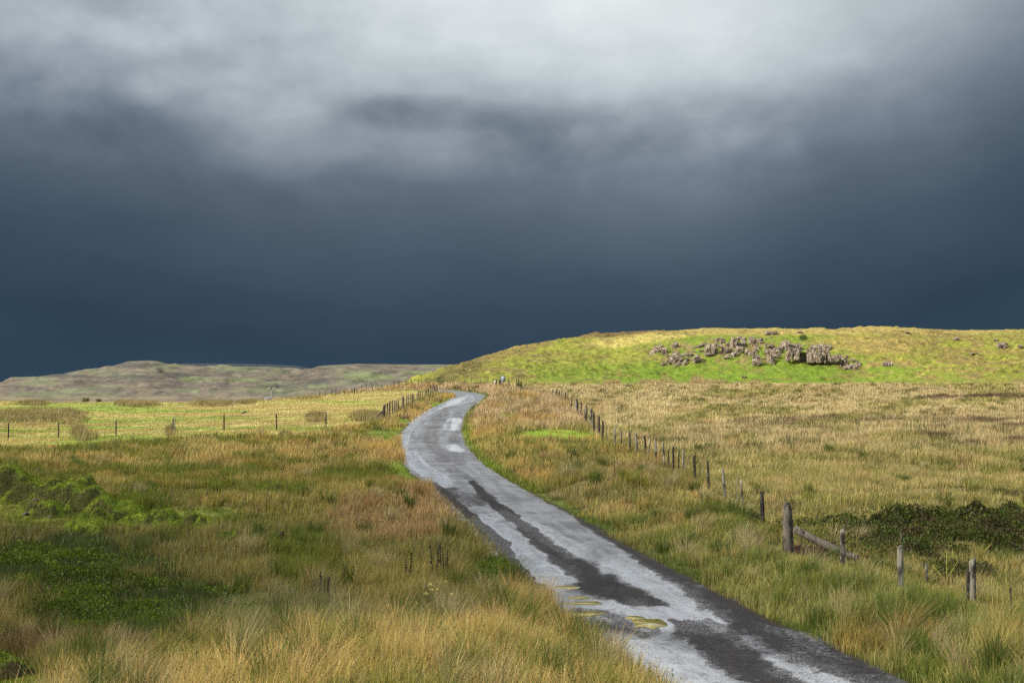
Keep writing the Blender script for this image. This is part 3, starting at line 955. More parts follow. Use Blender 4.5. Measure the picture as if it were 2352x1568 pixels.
def fence(name, label, posts, wires=(), netting=False, cat='fence', group=None):
    """posts: (px, d, visible height, width, kind, material, lean, top)"""
    P = [at(p[0], p[1]) for p in posts]
    root = empty(name, P[0]); tag(root, label, cat, group)
    for i, (p, q) in enumerate(zip(posts, P)):
        part(post_mb(p[2], p[3], hash((name, i)) % 99991 if False else 1000 + i * 7 + len(name) * 131, p[4], (p[6], 0), top=p[7]), 'post', p[5], root, q - P[0])
    for hh in wires:
        mb = MB()
        for i in range(len(P) - 1):
            a0 = P[i] + np.array([posts[i][6] * hh, 0, min(hh, posts[i][2] - .04)]); b0 = P[i + 1] + np.array([posts[i + 1][6] * hh, 0, min(hh, posts[i + 1][2] - .04)])
            L = np.linalg.norm(b0 - a0); tq = np.linspace(0, 1, 5)[:, None]
            pts_ = a0 * (1 - tq) + b0 * tq; pts_[:, 2] -= np.sin(tq[:, 0] * math.pi) * L * .006
            mb.tube(pts_ - P[0], (.008 if not netting else .010), 3, cap=False)
        mb.build('wire', M_WIRE, root)
    if netting:
        mb = MB()
        for i in range(len(P) - 1):
            a0, b0 = P[i], P[i + 1]; L = np.linalg.norm(b0 - a0)
            for hh in (.1, .22, .34, .46, .6):
                mb.tube(np.array([a0 + [0, 0, hh], b0 + [0, 0, hh]]) - P[0], .006, 3, cap=False)
            for s in np.arange(.3, L, .3):
                q = a0 + (b0 - a0) * s / L - P[0]
                mb.tube(np.array([q + [0, 0, .08], q + [0, 0, .78]]), .003, 3, cap=False)
        mb.build('wire_netting', M_WIRE, root)
    return root, P


def yd(px, py, vis):
    """distance at which ground shows at this place; posts are rooted a little lower in the grass"""
    return solve(px, py, lambda a, b: gz(np.array([a]), np.array([b]), False)[0])[1]


# fence across the left field
rowL = [(-150, 1000, 33), (-70, 1000, 33), (21, 1027, 36), (137, 1030, 40), (268, 1020, 40), (397, 1010, 40), (402.5, 1008, 46), (515, 1005, 42), (635, 1008, 54), (749, 994, 50)]
ps = []
for i, (px, py, hp) in enumerate(rowL):
    d = np.interp(px, [-200, 21, 270, 515, 635, 749, 881], [95, 96, 98, 96, 90, 93, 104])
    ps.append((px, d, 1.12 if i != 6 else 1.25, .105, 'round', [M_DARKW, M_OLD, M_DARKW, M_DARKW, M_DARKW, M_DARKW, M_GREYW, M_DARKW, M_BROWNW, M_BROWNW][i], [0, 0, 0, -.04, 0, .05, 0, 0, 0, 0][i], 'slant'))
fence('wire_fence', 'wire netting fence on widely spaced dark posts across the left pasture', ps, (.88, 1.02), True)

# roadside fence on the left with its strainer and brace
px_l = [889.5, 895, 901, 905.5, 910, 914.5, 933.5, 938, 943, 947, 950.5, 957, 961.5, 966, 970, 976, 980, 984, 988, 991, 994.5, 998, 1001, 1004]
ps = [(881, 106, 1.12, .27, 'square', M_DARKW, .06, 'slant')]
for i, px in enumerate(px_l):
    d = 110 + 88 * ((px - 889.5) / 116) ** 1.25
    ps.append((px, d, 1.12 + .1 * rs.rand(), .11 + .04 * rs.rand(), 'round', [M_BROWNW, M_DARKW, M_BROWNW, M_OLD][i % 4], (rs.rand() - .3) * .08, 'slant'))
ps.insert(7, (925.5, 133, 1.25, .30, 'square', M_OLD, .0, 'flat'))
ps = sorted(ps, key=lambda q: q[1])
rt, P = fence('roadside_fence', 'closely set brown post fence climbing along the left edge of the bend', ps, (.45, .75, 1.05))
mb = MB(); mb.tube(np.array([[-.05, 0, .62], [-.5, -.05, .32], [-1.05, -.1, -.02], [-1.5, -.15, -.25]]), [.085, .09, .09, .09], 8)
part(mb, 'brace', M_BROWNW, rt, (0, 0, 0))

# skyline fence and the fence on the hill foot
px_s = [735, 748, 762, 771.5, 781, 790.5, 799.7, 809, 814, 820, 831.5, 843, 856, 867.6, 879, 892, 906.5, 918, 934, 947.5]
ps = [(px, np.interp(px, [735, 900, 950], [206, 216, 222]), .85 + .4 * (px > 840), .10 if i != 8 else .22, 'round', M_DARKW, (-.05 - .12 * rs.rand()) if px > 840 else (rs.rand() - .5) * .08, 'slant') for i, px in enumerate(px_s)]
fence('skyline_fence', 'leaning post fence standing against the far brown hills', ps, (.5, .8))
px_h = [960, 969, 977.5, 988.5, 1014, 1028, 1042, 1053.8, 1068, 1084, 1102.5, 1119.7, 1133]
ps = [(px, 218, 1.15 + .15 * rs.rand(), .11, 'round', [M_BROWNW, M_OLD][i % 2], (rs.rand() - .5) * .14, 'slant') for i, px in enumerate(px_h)]
fence('hillfoot_fence', 'thin post fence between the far end of the road and the hill', ps, (.5, .9))
ps = [(px, 206 + i * .6, .95, .09, 'round', M_GREYW, .16, 'slant') for i, px in enumerate([941, 949, 957, 967])]
fence('short_fence', 'four pale slanting posts beside the roadside fence top', ps, (.7,))

# old fence down the right side
rowR1 = [(1205, 897, 10), (1222, 900, 10), (1240, 903, 9), (1248, 905, 9), (1262, 908, 12)]
zR = [(545, 625, 700), (565, 635, 705), (588, 645, 725), (607, 655, 735), (625, 668, 745), (637, 672, 745), (664, 680, 775), (688, 685, 770), (714, 705, 805), (754, 712, 835), (775, 730, 880), (803, 785, 935), (842, 815, 972),
      (883, 850, 1025), (921, 885, 1063), (955, 925, 1097), (992, 935, 1105)]
ps = []
dR = {1205: 205, 1222: 196, 1240: 188, 1248: 182, 1262: 176}
for px, py, hp in rowR1:
    ps.append((px, dR[px], .8, .12, 'split', M_OLD, (rs.rand() - .5) * .2, 'jag'))
for i, (zx, t_, b_) in enumerate(zR):
    px = (1200 + zx / 3.672) * .9408; py = (780 + b_ / 3.672) * .9408; hp = (b_ - t_) / 3.672 * .9408
    d = yd(px, py, hp)
    d = float(np.interp(px, [1269, 1300, 1335, 1384], [168, 142, 105, 80])) * .6 + d * .4
    ps.append((px, d, max(.8, hp * d / FPX + .12), .15 if i % 3 else .19, 'split', [M_OLD, M_GREYW, M_DARKW, M_BROWNW][i % 4], (rs.rand() - .5) * .12, 'jag'))
ps = sorted(ps, key=lambda q: -q[1])
rt, P = fence('old_fence', 'long row of weathered posts running up the right side to the crest', ps, (.12, .4, .7))

zR2 = [(1031, 992, 1140, 5, 0), (1105, 1000, 1168, 16, 0), (1167, 1018, 1165, 14, .03), (1235, 1030, 1195, 18, 0), (1298, 1050, 1215, 20, .03), (1376, 1080, 1265, 20, .02), (1406, 1120, 1275, 14, -.06), (1467, 1112, 1305, 22, -.02), (1537, 1140, 1350, 20, 0),
       (1583, 1220, 1365, 12, 0), (1625, 1175, 1385, 20, 0), (1676, 1215, 1400, 10, 0), (1720, 1215, 1405, 16, .02), (1822, 1260, 1490, 24, .04), (1937, 1322, 1540, 24, .02), (2087, 1385, 1605, 24, .07), (2203, 1450, 1650, 10, .0), (2250, 1480, 1680, 20, .06)]
ps = []
for i, (zx, t_, b_, wz, ln) in enumerate(zR2):
    px = (1200 + zx / 3.672) * .9408; py = (780 + b_ / 3.672) * .9408; hp = (b_ - t_) / 3.672 * .9408
    d = yd(px, py, hp)
    ps.append((px, d, hp * d / FPX + .2, wz * .27 * d / FPX, 'split', [M_DARKW, M_GREYW, M_OLD, M_GREYW, M_GREYW, M_DARKW, M_GREYW, M_OLD, M_GREYW, M_OLD, M_DARKW, M_DARKW, M_GREYW, M_DARKW, M_OLD, M_GREYW, M_GREYW, M_GREYW][i], -ln, 'jag'))
rt, P = fence('derelict_fence', 'broken row of separate grey posts with hardly any wire left, right of the road', ps, (.38,))
mb = MB(); q = P[13] - P[0]
mb.tube(np.array([q + [.06, -.05, .25], q + [.2, -.05, .6], q + [.36, -.06, .95]]), [.022, .02, .014], 6)
mb.build('loose_stick', M_BROWNW, rt)


# ---- posts standing by themselves at the lower right
def lone(name, label, px, top_y, base_y, wpx, kind, mt, lean=0, top='jag', cat='post', taper=.9, group=None):
    d = yd(px, base_y, 0)
    h = (base_y - top_y) * d / FPX
    root = empty(name, at(px, d)); tag(root, label, cat, group)
    body = part(post_mb(h + .06, wpx * d / FPX, int(px) * 3 + 1, kind, (lean, 0), top=top, taper=taper), 'shaft', mt, root, (0, 0, 0))
    return root, d, h, body


rt, d, h, _ = lone('fence_post', 'slim dark wet post just left of the thick strainer post', 1753, 1136, 1216, 10, 'split', M_DARKW, -.05)
rt, d0, h0, _ = lone('strainer_post', 'thickest post, rounded rotting head and wire bands, holding up the fallen log', 1809, 1162, 1280, 25, 'round', M_OLD, -.02, 'cone', taper=.9)
mb = MB()
for hh in (.34, .62, .92):
    a = np.linspace(0, 2 * math.pi, 15)
    rr = 23 * d0 / FPX * .5 * 1.03
    mb = MB(); mb.tube(np.stack([np.cos(a) * rr - .02 * hh, np.sin(a) * rr, hh + np.sin(a) * .01], 1), .007, 4, cap=False)
    mb.build('wire_band', M_WIRE, rt)
a0 = at(1822, d0 - .1); zt0 = CAM_H + (893.7 - 1212) / FPX * d0
x1 = (1965 - 1176) / FPX * (d0 - .8); z1 = CAM_H + (893.7 - 1281) / FPX * (d0 - .8)
root = empty('fallen_log', (a0[0], a0[1], zt0)); tag(root, 'long split grey log sloping down from the strainer post into the heather', 'log')
mb = MB(); s_ = np.linspace(0, 1, 9)[:, None]
pp = np.array([[0, 0, 0]]) * (1 - s_) + np.array([[x1 - a0[0], -.7, z1 - zt0]]) * s_
pp[:, 2] -= np.sin(s_[:, 0] * math.pi) * .02
mb.tube(pp, .085 * (1 + .18 * rs.rand(9)), 9)
mb.tube(pp[1:8] + [0, -.03, .05], .035 * (1 + .3 * rs.rand(7)), 6)
mb.build('trunk', M_OLD, root)
xb = (1990 - 1176) / FPX * (d0 - 1.2); zb_ = CAM_H + (893.7 - 1326) / FPX * (d0 - 1.2)
root = empty('broken_plank', (xb, d0 - 1.2, zb_)); tag(root, 'short pale splintered plank leaning off the lower end of the fallen log', 'plank')
mb = MB(); mb.tube(np.array([[0, 0, -.1], [-.12, .1, .22], [-.26, .25, .52]]), [.02, .05, .045], 5); mb.build('board', M_GREYW, root)
lone('fence_post', 'upright grey post crossing in front of the fallen log', 1932, 1225, 1306, 12, 'square', M_GREYW, 0, 'slant')
rt, d, h, _ = lone('fence_post', 'pale knotted square post in the dark heather right of the broken plank', 2065.5, 1266, 1362, 14.5, 'square', M_GREYW, -.015, 'slant')
mb = MB(); a = np.linspace(0, 2 * math.pi, 13); rr = 14.5 * d / FPX * .62
mb.tube(np.stack([np.cos(a) * rr, np.sin(a) * rr, np.full(13, h * .5)], 1), .004, 4, cap=False); mb.build('wire_band', M_WIRE, rt)
lone('fence_post', 'short thin stub post between the knotted post and the doubled post', 2124.5, 1301, 1348, 7, 'square', M_GREYW, -.03, 'jag')
lone('fence_post', 'thin pointed stick behind the knotted post in the heather', 2067, 1226, 1268, 4, 'split', M_OLD, 0, 'jag')
rt, d, h, _ = lone('fence_post', 'tall wide post with a second slat against it, near the right edge', 2229, 1301, 1400, 16, 'square', M_GREYW, .0, 'slant')
part(post_mb(h * .82, .06, 77, 'split', (0.02, 0)), 'slat', M_GREYW, rt, (-.12, -.04, 0))
lone('fence_post', 'thin black post nearest the right edge of the picture', 2315, 1357, 1446, 6, 'split', M_DARKW, 0, 'slant')

# ------------------------------------------------------------------ sign, ivy covered stump, sheep
m, n, out = mat('sign_white'); princ(n, out, (.20, .235, .29), .4, None, .4); M_SW = m
m, n, out = mat('sign_black'); princ(n, out, (.03, .045, .06), .5, None, .4); M_SB = m
m, n, out = mat('sign_green'); princ(n, out, (.015, .045, .035), .5, None, .4); M_SG = m
q = at(1155, 213)
ztop = CAM_H + (893.7 - 864) / FPX * 213; zbot = CAM_H + (893.7 - 876.3) / FPX * 213
root = empty('road_sign', q, R(-14)); tag(root, 'small square white road sign with dark lettering on a brown pole at the bend', 'sign')
mb = MB(); mb.tube(np.array([[0, 0.03, -.4], [0, 0.03, zbot - q[2]], [0, .03, ztop - q[2] - .1]]), .045, 8); mb.build('pole', M_BROWNW, root)
W_, H_ = .64, ztop - zbot
mb = MB(); mb.box((0, 0, (ztop + zbot) / 2 - q[2]), (W_ + .07, .03, H_ + .06)); mb.build('backing', M_SB, root)
mb = MB(); mb.box((.04, -.02, (ztop + zbot) / 2 - q[2]), (W_ - .1, .012, H_ - .03)); panel = mb.build('panel', M_SW, root)
mb = MB(); mb.box((-.33, .08, (ztop + zbot) / 2 - q[2]), (.05, .22, H_)); mb.build('side_box', M_SG, root)
for txt, dz_ in (('Passing', .06), ('place', -.12)):
    cu = bpy.data.curves.new('lettering', 'FONT'); cu.body = txt; cu.size = .17; cu.align_x = 'CENTER'; cu.extrude = .002
    to = bpy.data.objects.new('lettering', cu); COL.objects.link(to)
    dg_ = bpy.context.evaluated_depsgraph_get()
    me = bpy.data.meshes.new_from_object(to.evaluated_get(dg_)); bpy.data.objects.remove(to)
    lo_ = bpy.data.objects.new('lettering', me); COL.objects.link(lo_); lo_.parent = panel
    me.materials.clear(); me.materials.append(M_SB)
    lo_.rotation_euler = (R(90), 0, 0); lo_.location = (.04, -.031, (ztop + zbot) / 2 - q[2] + dz_)

m, n, out = mat('fleece')
tcn = n.n('ShaderNodeTexCoord').outputs['Object']
sx_ = n.n('ShaderNodeSeparateXYZ'); n.put(sx_.inputs[0], tcn)
face = n.m('MAXIMUM', n.rng(sx_.outputs[0], .50, .58), n.rng(sx_.outputs[2], .34, .26))
princ(n, out, n.mix(face, (.26, .24, .20), (.03, .025, .022)), .9, n.bump(n.noise(tcn, 22.0, 4), .8, .03), .1)
M_FLEECE = m


def sheep(label, px, d, rz):
    me = bpy.data.meshes.new('sheep')
    vs = [(-.35, 0, .62), (-.1, 0, .64), (.2, 0, .64), (.4, 0, .76), (.5, 0, .92), (.62, 0, .92), (.72, 0, .84),
          (-.33, .12, .42), (-.33, .13, .22), (-.33, .13, 0), (-.33, -.12, .42), (-.33, -.13, .22), (-.33, -.13, 0),
          (.22, .12, .42), (.22, .12, .22), (.22, .12, 0), (.22, -.12, .42), (.22, -.12, .22), (.22, -.12, 0), (.52, .11, 1.0), (.52, -.11, 1.0), (-.48, 0, .5)]
    es = [(0, 1), (1, 2), (2, 3), (3, 4), (4, 5), (5, 6), (0, 7), (7, 8), (8, 9), (0, 10), (10, 11), (11, 12), (2, 13), (13, 14), (14, 15), (2, 16), (16, 17), (17, 18), (4, 19), (4, 20), (0, 21)]
    rad_ = [.22, .26, .23, .15, .10, .085, .055, .08, .035, .03, .08, .035, .03, .07, .035, .03, .07, .035, .03, .025, .025, .04]
    me.from_pydata(vs, es, [])
    o = bpy.data.objects.new('sheep', me); COL.objects.link(o)
    md = o.modifiers.new('skin', 'SKIN')
    for v_, r_ in zip(me.skin_vertices[0].data, rad_): v_.radius = (r_, r_)
    me.skin_vertices[0].data[1].use_root = True
    o.modifiers.new('sub', 'SUBSURF').levels = 1
    dg_ = bpy.context.evaluated_depsgraph_get()
    m2 = bpy.data.meshes.new_from_object(o.evaluated_get(dg_)); bpy.data.objects.remove(o)
    m2.materials.clear(); m2.materials.append(M_FLEECE)
    o = bpy.data.objects.new('sheep', m2); COL.objects.link(o)
    o.location = at(px, d) + np.array([0, 0, .0]); o.rotation_euler = (0, 0, rz)
    tag(o, label, 'sheep')


sheep('dark faced sheep looking this way right beside the road sign pole', 1147.6, 219, R(-95))
sheep('pale sheep half hidden in the grass, second to the left of the road sign', 1137.5, 220, R(-70))

# ------------------------------------------------------------------ leaves, blades
def quads(cx, cy, cz, size, ax, col, aspect=1.5):
    """leaf sized quads, ax: unit vectors along the leaf"""
    n_ = len(cx)
    r_ = rs.normal(size=(n_, 3)); r_ /= np.linalg.norm(r_, axis=1)[:, None]
    u = ax / (np.linalg.norm(ax, axis=1)[:, None] + 1e-9)
    v_ = np.cross(u, r_); v_ /= (np.linalg.norm(v_, axis=1)[:, None] + 1e-9)
    c = np.stack([cx, cy, cz], 1); s = size[:, None]
    P0 = c - u * s * aspect * .5; P1 = c + v_ * s * .5; P2 = c + u * s * aspect * .5; P3 = c - v_ * s * .5
    V = np.stack([P0, P1, P2, P3], 1).reshape(-1, 3)
    F = np.arange(n_ * 4).reshape(-1, 4)
    return V, F, np.repeat(col, 4, axis=0)


def vary(c, lo=.65, hi=1.35, hue=.12):
    k = rs.uniform(lo, hi, (len(c), 1))
    return np.clip(c * k * (1 + rs.normal(0, hue, c.shape)), .004, .8)


def blades(x, y, z, h, wd, lx, ly, tip, basec, bend=.35):
    """tapering, bent blades with 5 corners each"""
    n_ = len(x)
    yaw = rs.uniform(-.9, .9, n_)
    ux, uy = np.cos(yaw) * wd / 2, np.sin(yaw) * wd / 2
    V = np.zeros((n_, 5, 3), np.float32)
    zh = np.sqrt(np.clip(h * h - lx * lx - ly * ly, (h * .3) ** 2, None))
    V[:, 0] = np.stack([x - ux, y - uy, z - .04], 1); V[:, 1] = np.stack([x + ux, y + uy, z - .04], 1)
    V[:, 2] = np.stack([x + lx * bend - ux * .85, y + ly * bend - uy * .85, z + zh * .6], 1)
    V[:, 3] = np.stack([x + lx * bend + ux * .85, y + ly * bend + uy * .85, z + zh * .6], 1)
    V[:, 4] = np.stack([x + lx, y + ly, z + zh], 1)
    i = np.arange(n_) * 5
    f4 = np.stack([i, i + 1, i + 3, i + 2], 1); f3 = np.stack([i + 2, i + 3, i + 4], 1)
    C = np.zeros((n_, 5, 3), np.float32)
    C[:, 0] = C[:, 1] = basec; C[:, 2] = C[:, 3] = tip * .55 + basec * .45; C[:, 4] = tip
    return V.reshape(-1, 3), f4, f3, C.reshape(-1, 3)


def wisps(x, y, z, h, wd, lx, tip, basec):
    n_ = len(x)
    V = np.zeros((n_, 3, 3), np.float32)
    V[:, 0] = np.stack([x - wd / 2, y, z - .05], 1); V[:, 1] = np.stack([x + wd / 2, y + (rs.rand(n_) - .5) * wd, z - .05], 1); V[:, 2] = np.stack([x + lx, y + (rs.rand(n_) - .5) * h * .3, z + h], 1)
    C = np.zeros((n_, 3, 3), np.float32); C[:, 0] = C[:, 1] = basec; C[:, 2] = tip
    return V.reshape(-1, 3), np.arange(n_ * 3).reshape(-1, 3), C.reshape(-1, 3)


# mossy mounds of the broken turf bank on the left
m, n, out = mat('moss')
g = n.n('ShaderNodeNewGeometry'); pos = g.outputs['Position']
nz = n.n('ShaderNodeSeparateXYZ'); n.put(nz.inputs[0], g.outputs['Normal'])
a = n.noise(pos, 5.0, 5, .65); b2 = n.noise(pos, 30.0, 4, .7)
steep = n.rng(n.add(nz.outputs[2], n.mul(n.sub(a, .5), 1.5)), .45, .78)
cc = n.mix(steep, n.mix(b2, (.035, .032, .016), (.13, .11, .05)), n.mix(a, (.10, .165, .014), (.22, .27, .028)))
cc = n.mix(n.rng(b2, .55, .75, 0, .6), cc, (.035, .045, .010))
princ(n, out, cc, .95, n.bump(n.add(a, b2), 1.0, .08), .1)
M_MOSS = m


def mound(px, py, wpx, hpx, label, seed, depth=1.0, skew=0.0, group='mossy mounds of the broken turf bank', steepn=1.0):
    x0, d, _ = solve(px, py); s_ = d / FPX
    d += wpx * s_ * .25
    x0 = (px - 1176) / FPX * d
    w_, h_ = wpx * s_ * .62, hpx * s_ * 1.02 + .12
    k, r_n = 64, 26
    aa = np.linspace(0, 2 * math.pi, k, endpoint=False); rr = np.linspace(0, 1.0, r_n)
    AA, RR = np.meshgrid(aa, rr, indexing='ij')
    rim = 1 + (fbm(np.cos(AA) * 1.6 + seed, np.sin(AA) * 1.6, 600 + seed, 3) - .5) * .9
    Xl = np.cos(AA) * RR * w_ * 1.25 * rim; Yl = np.sin(AA) * RR * w_ * .8 * depth * rim
    prof = np.clip(1 - (RR ** 2), 0, 1) ** (1.0)
    fr_ = np.where(np.sin(AA) < 0, .55, 1.25)
    prof = (1 - RR ** (1.9 / fr_)) ** 1.1
    ridge = 1 - 1.5 * np.abs(fbm(Xl / .7 + seed * 3.1, Yl / 1.4, 660 + seed, 3) - .5)
    prof = prof * np.clip(ridge, .4, 1.1)
    Zl = h_ * prof * (1 + skew * Xl / w_) * (1 + (fbm(Xl / .5, Yl / .5, 620 + seed, 4) - .5) * .9) + (fbm(Xl / .16, Yl / .16, 640 + seed, 3) - .5) * .16 * (RR < .95)
    gx_, gy_ = Xl + x0, Yl + d
    zg = gz(gx_.ravel(), gy_.ravel()).reshape(Xl.shape)
    Z0 = float(gz(np.array([x0]), np.array([d]))[0])
    Zl = np.where(RR > .97, -.15, Zl) + zg - Z0
    V = np.stack([Xl.ravel(), Yl.ravel(), Zl.ravel()], 1)
    f = []
    for i in range(k):
        for j in range(r_n - 1):
            f.append((i * r_n + j, i * r_n + j + 1, ((i + 1) % k) * r_n + j + 1, ((i + 1) % k) * r_n + j))
    # short moss and grass growing on it
    root = empty('turf_mound', (x0, d, Z0)); tag(root, label, 'mound', group)
    mesh_np('hummock', V, np.array(f), None, M_MOSS, None, True, root)
    nb = int(1500 * w_ * w_ + 500)
    idx = rs.randint(0, len(V), nb); p_ = V[idx] + rs.normal(0, .03, (nb, 3)) * [1, 1, .3]
    top_ = np.clip((p_[:, 2] - p_[:, 2].min()) / (np.ptp(p_[:, 2]) + 1e-6), 0, 1)
    tip = vary(np.array((.17, .23, .025)) * top_[:, None] + np.array((.085, .08, .03)) * (1 - top_[:, None]))
    v5, f4, f3, c5 = blades(p_[:, 0], p_[:, 1], p_[:, 2], rs.uniform(.025, .07, nb), np.full(nb, .014), rs.normal(.01, .02, nb), rs.normal(0, .02, nb), tip, tip * .5)
    mesh_np('short_grass', v5, f4, f3, M_BLADE, c5, False, root)['kind'] = 'stuff'
    return root


# the long broken turf bank: one body with a steep peaty front and a grassy back
BK = [(-60, 1112, 1170, 80), (14, 1100, 1170, 62), (58, 1128, 1172, 48), (118, 1119, 1184, 46), (150, 1122, 1184, 40), (181, 1112, 1176, 20), (196, 1128, 1190, 46), (232, 1148, 1194, 36), (276, 1153, 1194, 27), (320, 1176, 1200, 40),
      (350, 1167, 1206, 22), (378, 1163, 1208, 24), (408, 1186, 1210, 30), (432, 1174, 1212, 20), (466, 1181, 1216, 27), (188, 1186, 1222, 34), (95, 1160, 1196, 26), (214, 1172, 1206, 20)]
bx_ = np.arange(-21.5, -8.2, .065); by_ = np.arange(38.5, 53, .065)
BX, BY = np.meshgrid(bx_, by_, indexing='ij')
Hh = np.zeros(BX.shape)
wob_ = (fbm(BX / .8, BY / .8, 670, 3) - .5)
for px, ty_, by0, wp in BK:
    d = 4.2 * FPX / (by0 - 893.7 + 6); x0 = (px - 1176) / FPX * d; sc_ = d / FPX
    hh = (by0 - ty_) * sc_ * 1.12; ww = wp * sc_ * 1.35
    ux = (BX - x0 + wob_ * .5) / ww
    vy = BY - (d + .35) - wob_ * .7 + .25 * ux ** 2
    px_f = np.clip(1 - np.abs(ux) ** 1.7, 0, 1)
    back = 1.5 + hh * 1.6
    py_f = np.where(vy < 0, sst(-.55 - .4 * hh, 0, vy), 1 - sst(0, back, vy))
    Hh = np.maximum(Hh, hh * px_f ** .8 * py_f)
rg = np.abs(fbm(BX / .55, BY / .9, 672, 3) - .5)
Hh = Hh * (1.06 - .9 * rg) + (fbm(BX / .13, BY / .13, 674, 3) - .5) * .11 * sst(.02, .2, Hh)
G0 = gz(BX.ravel(), BY.ravel()).reshape(BX.shape)
Zb = G0 + Hh - .07 + .05 * sst(0, .05, Hh)
gxx, gyy = np.gradient(Hh, .065, .065)
stp = sst(.50, 1.25, gyy + .35 * np.abs(gxx) + (fbm(BX / .3, BY / .3, 676, 3) - .5) * .9)
gr = fbm(BX / .5, BY / .5, 678, 3)[..., None]
cb = (np.array((.085, .13, .012)) * (1 - gr) + np.array((.22, .27, .022)) * gr) * (1 - stp[..., None]) + np.array((.075, .078, .022)) * stp[..., None]
m, n, out = mat('bank_turf')
pos = n.n('ShaderNodeNewGeometry').outputs['Position']
b2 = n.noise(pos, 16.0, 5, .7)
v = n.n('ShaderNodeVectorMath', operation='SCALE'); n.put(v.inputs[0], n.attr('col')); n.put(v.inputs[3], n.rng(b2, .3, .7, .45, 1.4, False))
princ(n, out, v.outputs[0], .95, n.bump(b2, 1.0, .05), .1)
O0 = np.array([-15.0, 46.0, 0.0])
root = empty('turf_bank', O0); tag(root, 'long broken bank of mossy turf with dark peaty faces at the left', 'bank')
V = np.stack([BX.ravel(), BY.ravel(), Zb.ravel()], 1) - O0
Fq = gridf(len(bx_), len(by_)); hq = Hh.ravel()[Fq].max(1); Fq = Fq[hq > .015]
mesh_np('bank', V, Fq, None, m, cb.reshape(-1, 3), True, root)
sel = np.where(Hh.ravel() > .1)[0]; idx = rs.choice(sel, 16000); p_ = V[idx] + rs.normal(0, .03, (16000, 3)) * [1, 1, 0]
tip = vary(cb.reshape(-1, 3)[idx] * (1.15 - .45 * stp.ravel()[idx])[:, None])
v5, f4, f3, c5 = blades(p_[:, 0], p_[:, 1], p_[:, 2], rs.uniform(.03, .085, 16000), np.full(16000, .016), rs.normal(.01, .02, 16000), rs.normal(0, .02, 16000), tip, tip * .5)
o = mesh_np('turf_grass', v5, f4, f3, M_BLADE, c5, False, root); o['kind'] = 'stuff'
mound(524, 1246, 60, 26, 'dark low hummock sunk in tall grass below the row', 10)
mound(622, 1238, 52, 22, 'farthest right low hummock, nearly hidden by rough grass', 11)
mound(626, 1131, 38, 12, 'lone small mossy hump in the grass towards the road', 12, group='lone hummocks')
mound(20, 1590, 110, 40, 'bright yellow green moss hump in the bottom left corner', 13, group='lone hummocks')

# pale stones below the mounds
m, n, out = mat('rock')
g = n.n('ShaderNodeNewGeometry'); pos = g.outputs['Position']
a = n.noise(pos, 1.1, 6, .7, .5); b2 = n.noise(pos, 3.4, 6, .7); c3 = n.noise(n.mapping(pos, scale=(1, 1, .35)), 5.0, 5, .7, 1.0)
cc = n.mix(n.rng(a, .35, .65), (.15, .112, .082), (.34, .27, .20))
cc = n.mix(n.rng(n.noise(pos, 2.6, 6, .75), .54, .61), cc, (.56, .51, .43))
cc = n.mix(n.rng(c3, .50, .42), cc, (.028, .019, .015))
cc = n.mix(n.rng(n.noise(pos, .9, 4), .60, .68, 0, .7), cc, (.17, .20, .04))
princ(n, out, cc, .9, n.bump(n.add(c3, n.mul(b2, .6)), 1.0, .35), .2)
M_ROCK = m


def rock_mesh(seed, planes=16, sub=3, crack=.045):
    import bmesh
    bm = bmesh.new(); bmesh.ops.create_icosphere(bm, subdivisions=sub + 1, radius=1.0)
    r_ = np.random.RandomState(seed)
    nn = r_.normal(size=(planes, 3)); nn /= np.linalg.norm(nn, axis=1)[:, None]
    nn = np.concatenate([nn, [[0, 0, 1], [0, 0, -1], [1, 0, 0], [-1, 0, 0], [0, 1, 0], [0, -1, 0]]]); dd_ = r_.uniform(.62, 1.0, len(nn))
    P_ = np.array([v.co[:] for v in bm.verts])
    dn = P_ @ nn.T
    rr = np.min(np.where(dn > .05, dd_ / np.maximum(dn, .05), 9), axis=1)
    rr = np.minimum(rr, 1.35)
    P_ = P_ * rr[:, None]
    ng = fbm(P_[:, 0] * 2.2 + seed, P_[:, 2] * 2.2 + P_[:, 1] * 1.7, seed, 4)
    P_ = P_ * (1 + (ng - .5) * crack * 4)[:, None]
    cr = np.abs(vn(P_[:, 0] * 2.6 + P_[:, 1] * 1.3 + seed, P_[:, 2] * .9, seed + 5) - .5)
    P_ = P_ * (1 - .26 * sst(.12, .0, cr))[:, None]
    for v, q_ in zip(bm.verts, P_): v.co = q_
    me = bpy.data.meshes.new('rock'); bm.to_mesh(me); bm.free()
    me.materials.append(M_ROCK)
    return me


RM = [rock_mesh(900 + i, 10 + i) for i in range(10)]


def hs(px, py):
    """where the line of sight meets the hill"""
    d = np.arange(224, 338, .15); x_ = (px - 1176) / FPX * d
    z_ = hz(x_, d)
    _, sy_ = scr(x_, d, z_)
    k = np.argmax(sy_ <= py) if np.any(sy_ <= py) else len(d) - 1
    return float(x_[k]), float(d[k]), float(z_[k])


def rock(px, py, wpx, hpx, label, tilt=0, group=None, name='boulder', parent=None):
    x_, d, z_ = hs(px, py + hpx * .5)
    s_ = d / FPX
    o = bpy.data.objects.new(name, RM[random.randrange(len(RM))]); COL.objects.link(o)
    w_, h_ = wpx * s_ * .60, hpx * s_ * .60
    o.scale = (w_ * .95, max(w_, h_) * .9, h_ * 1.1)
    o.rotation_euler = (random.uniform(-.1, .1), -tilt, 0)
    o.location = (x_, d + w_ * .30, z_ + h_ * .42)
    tag(o, label, 'rock', group)
    return o


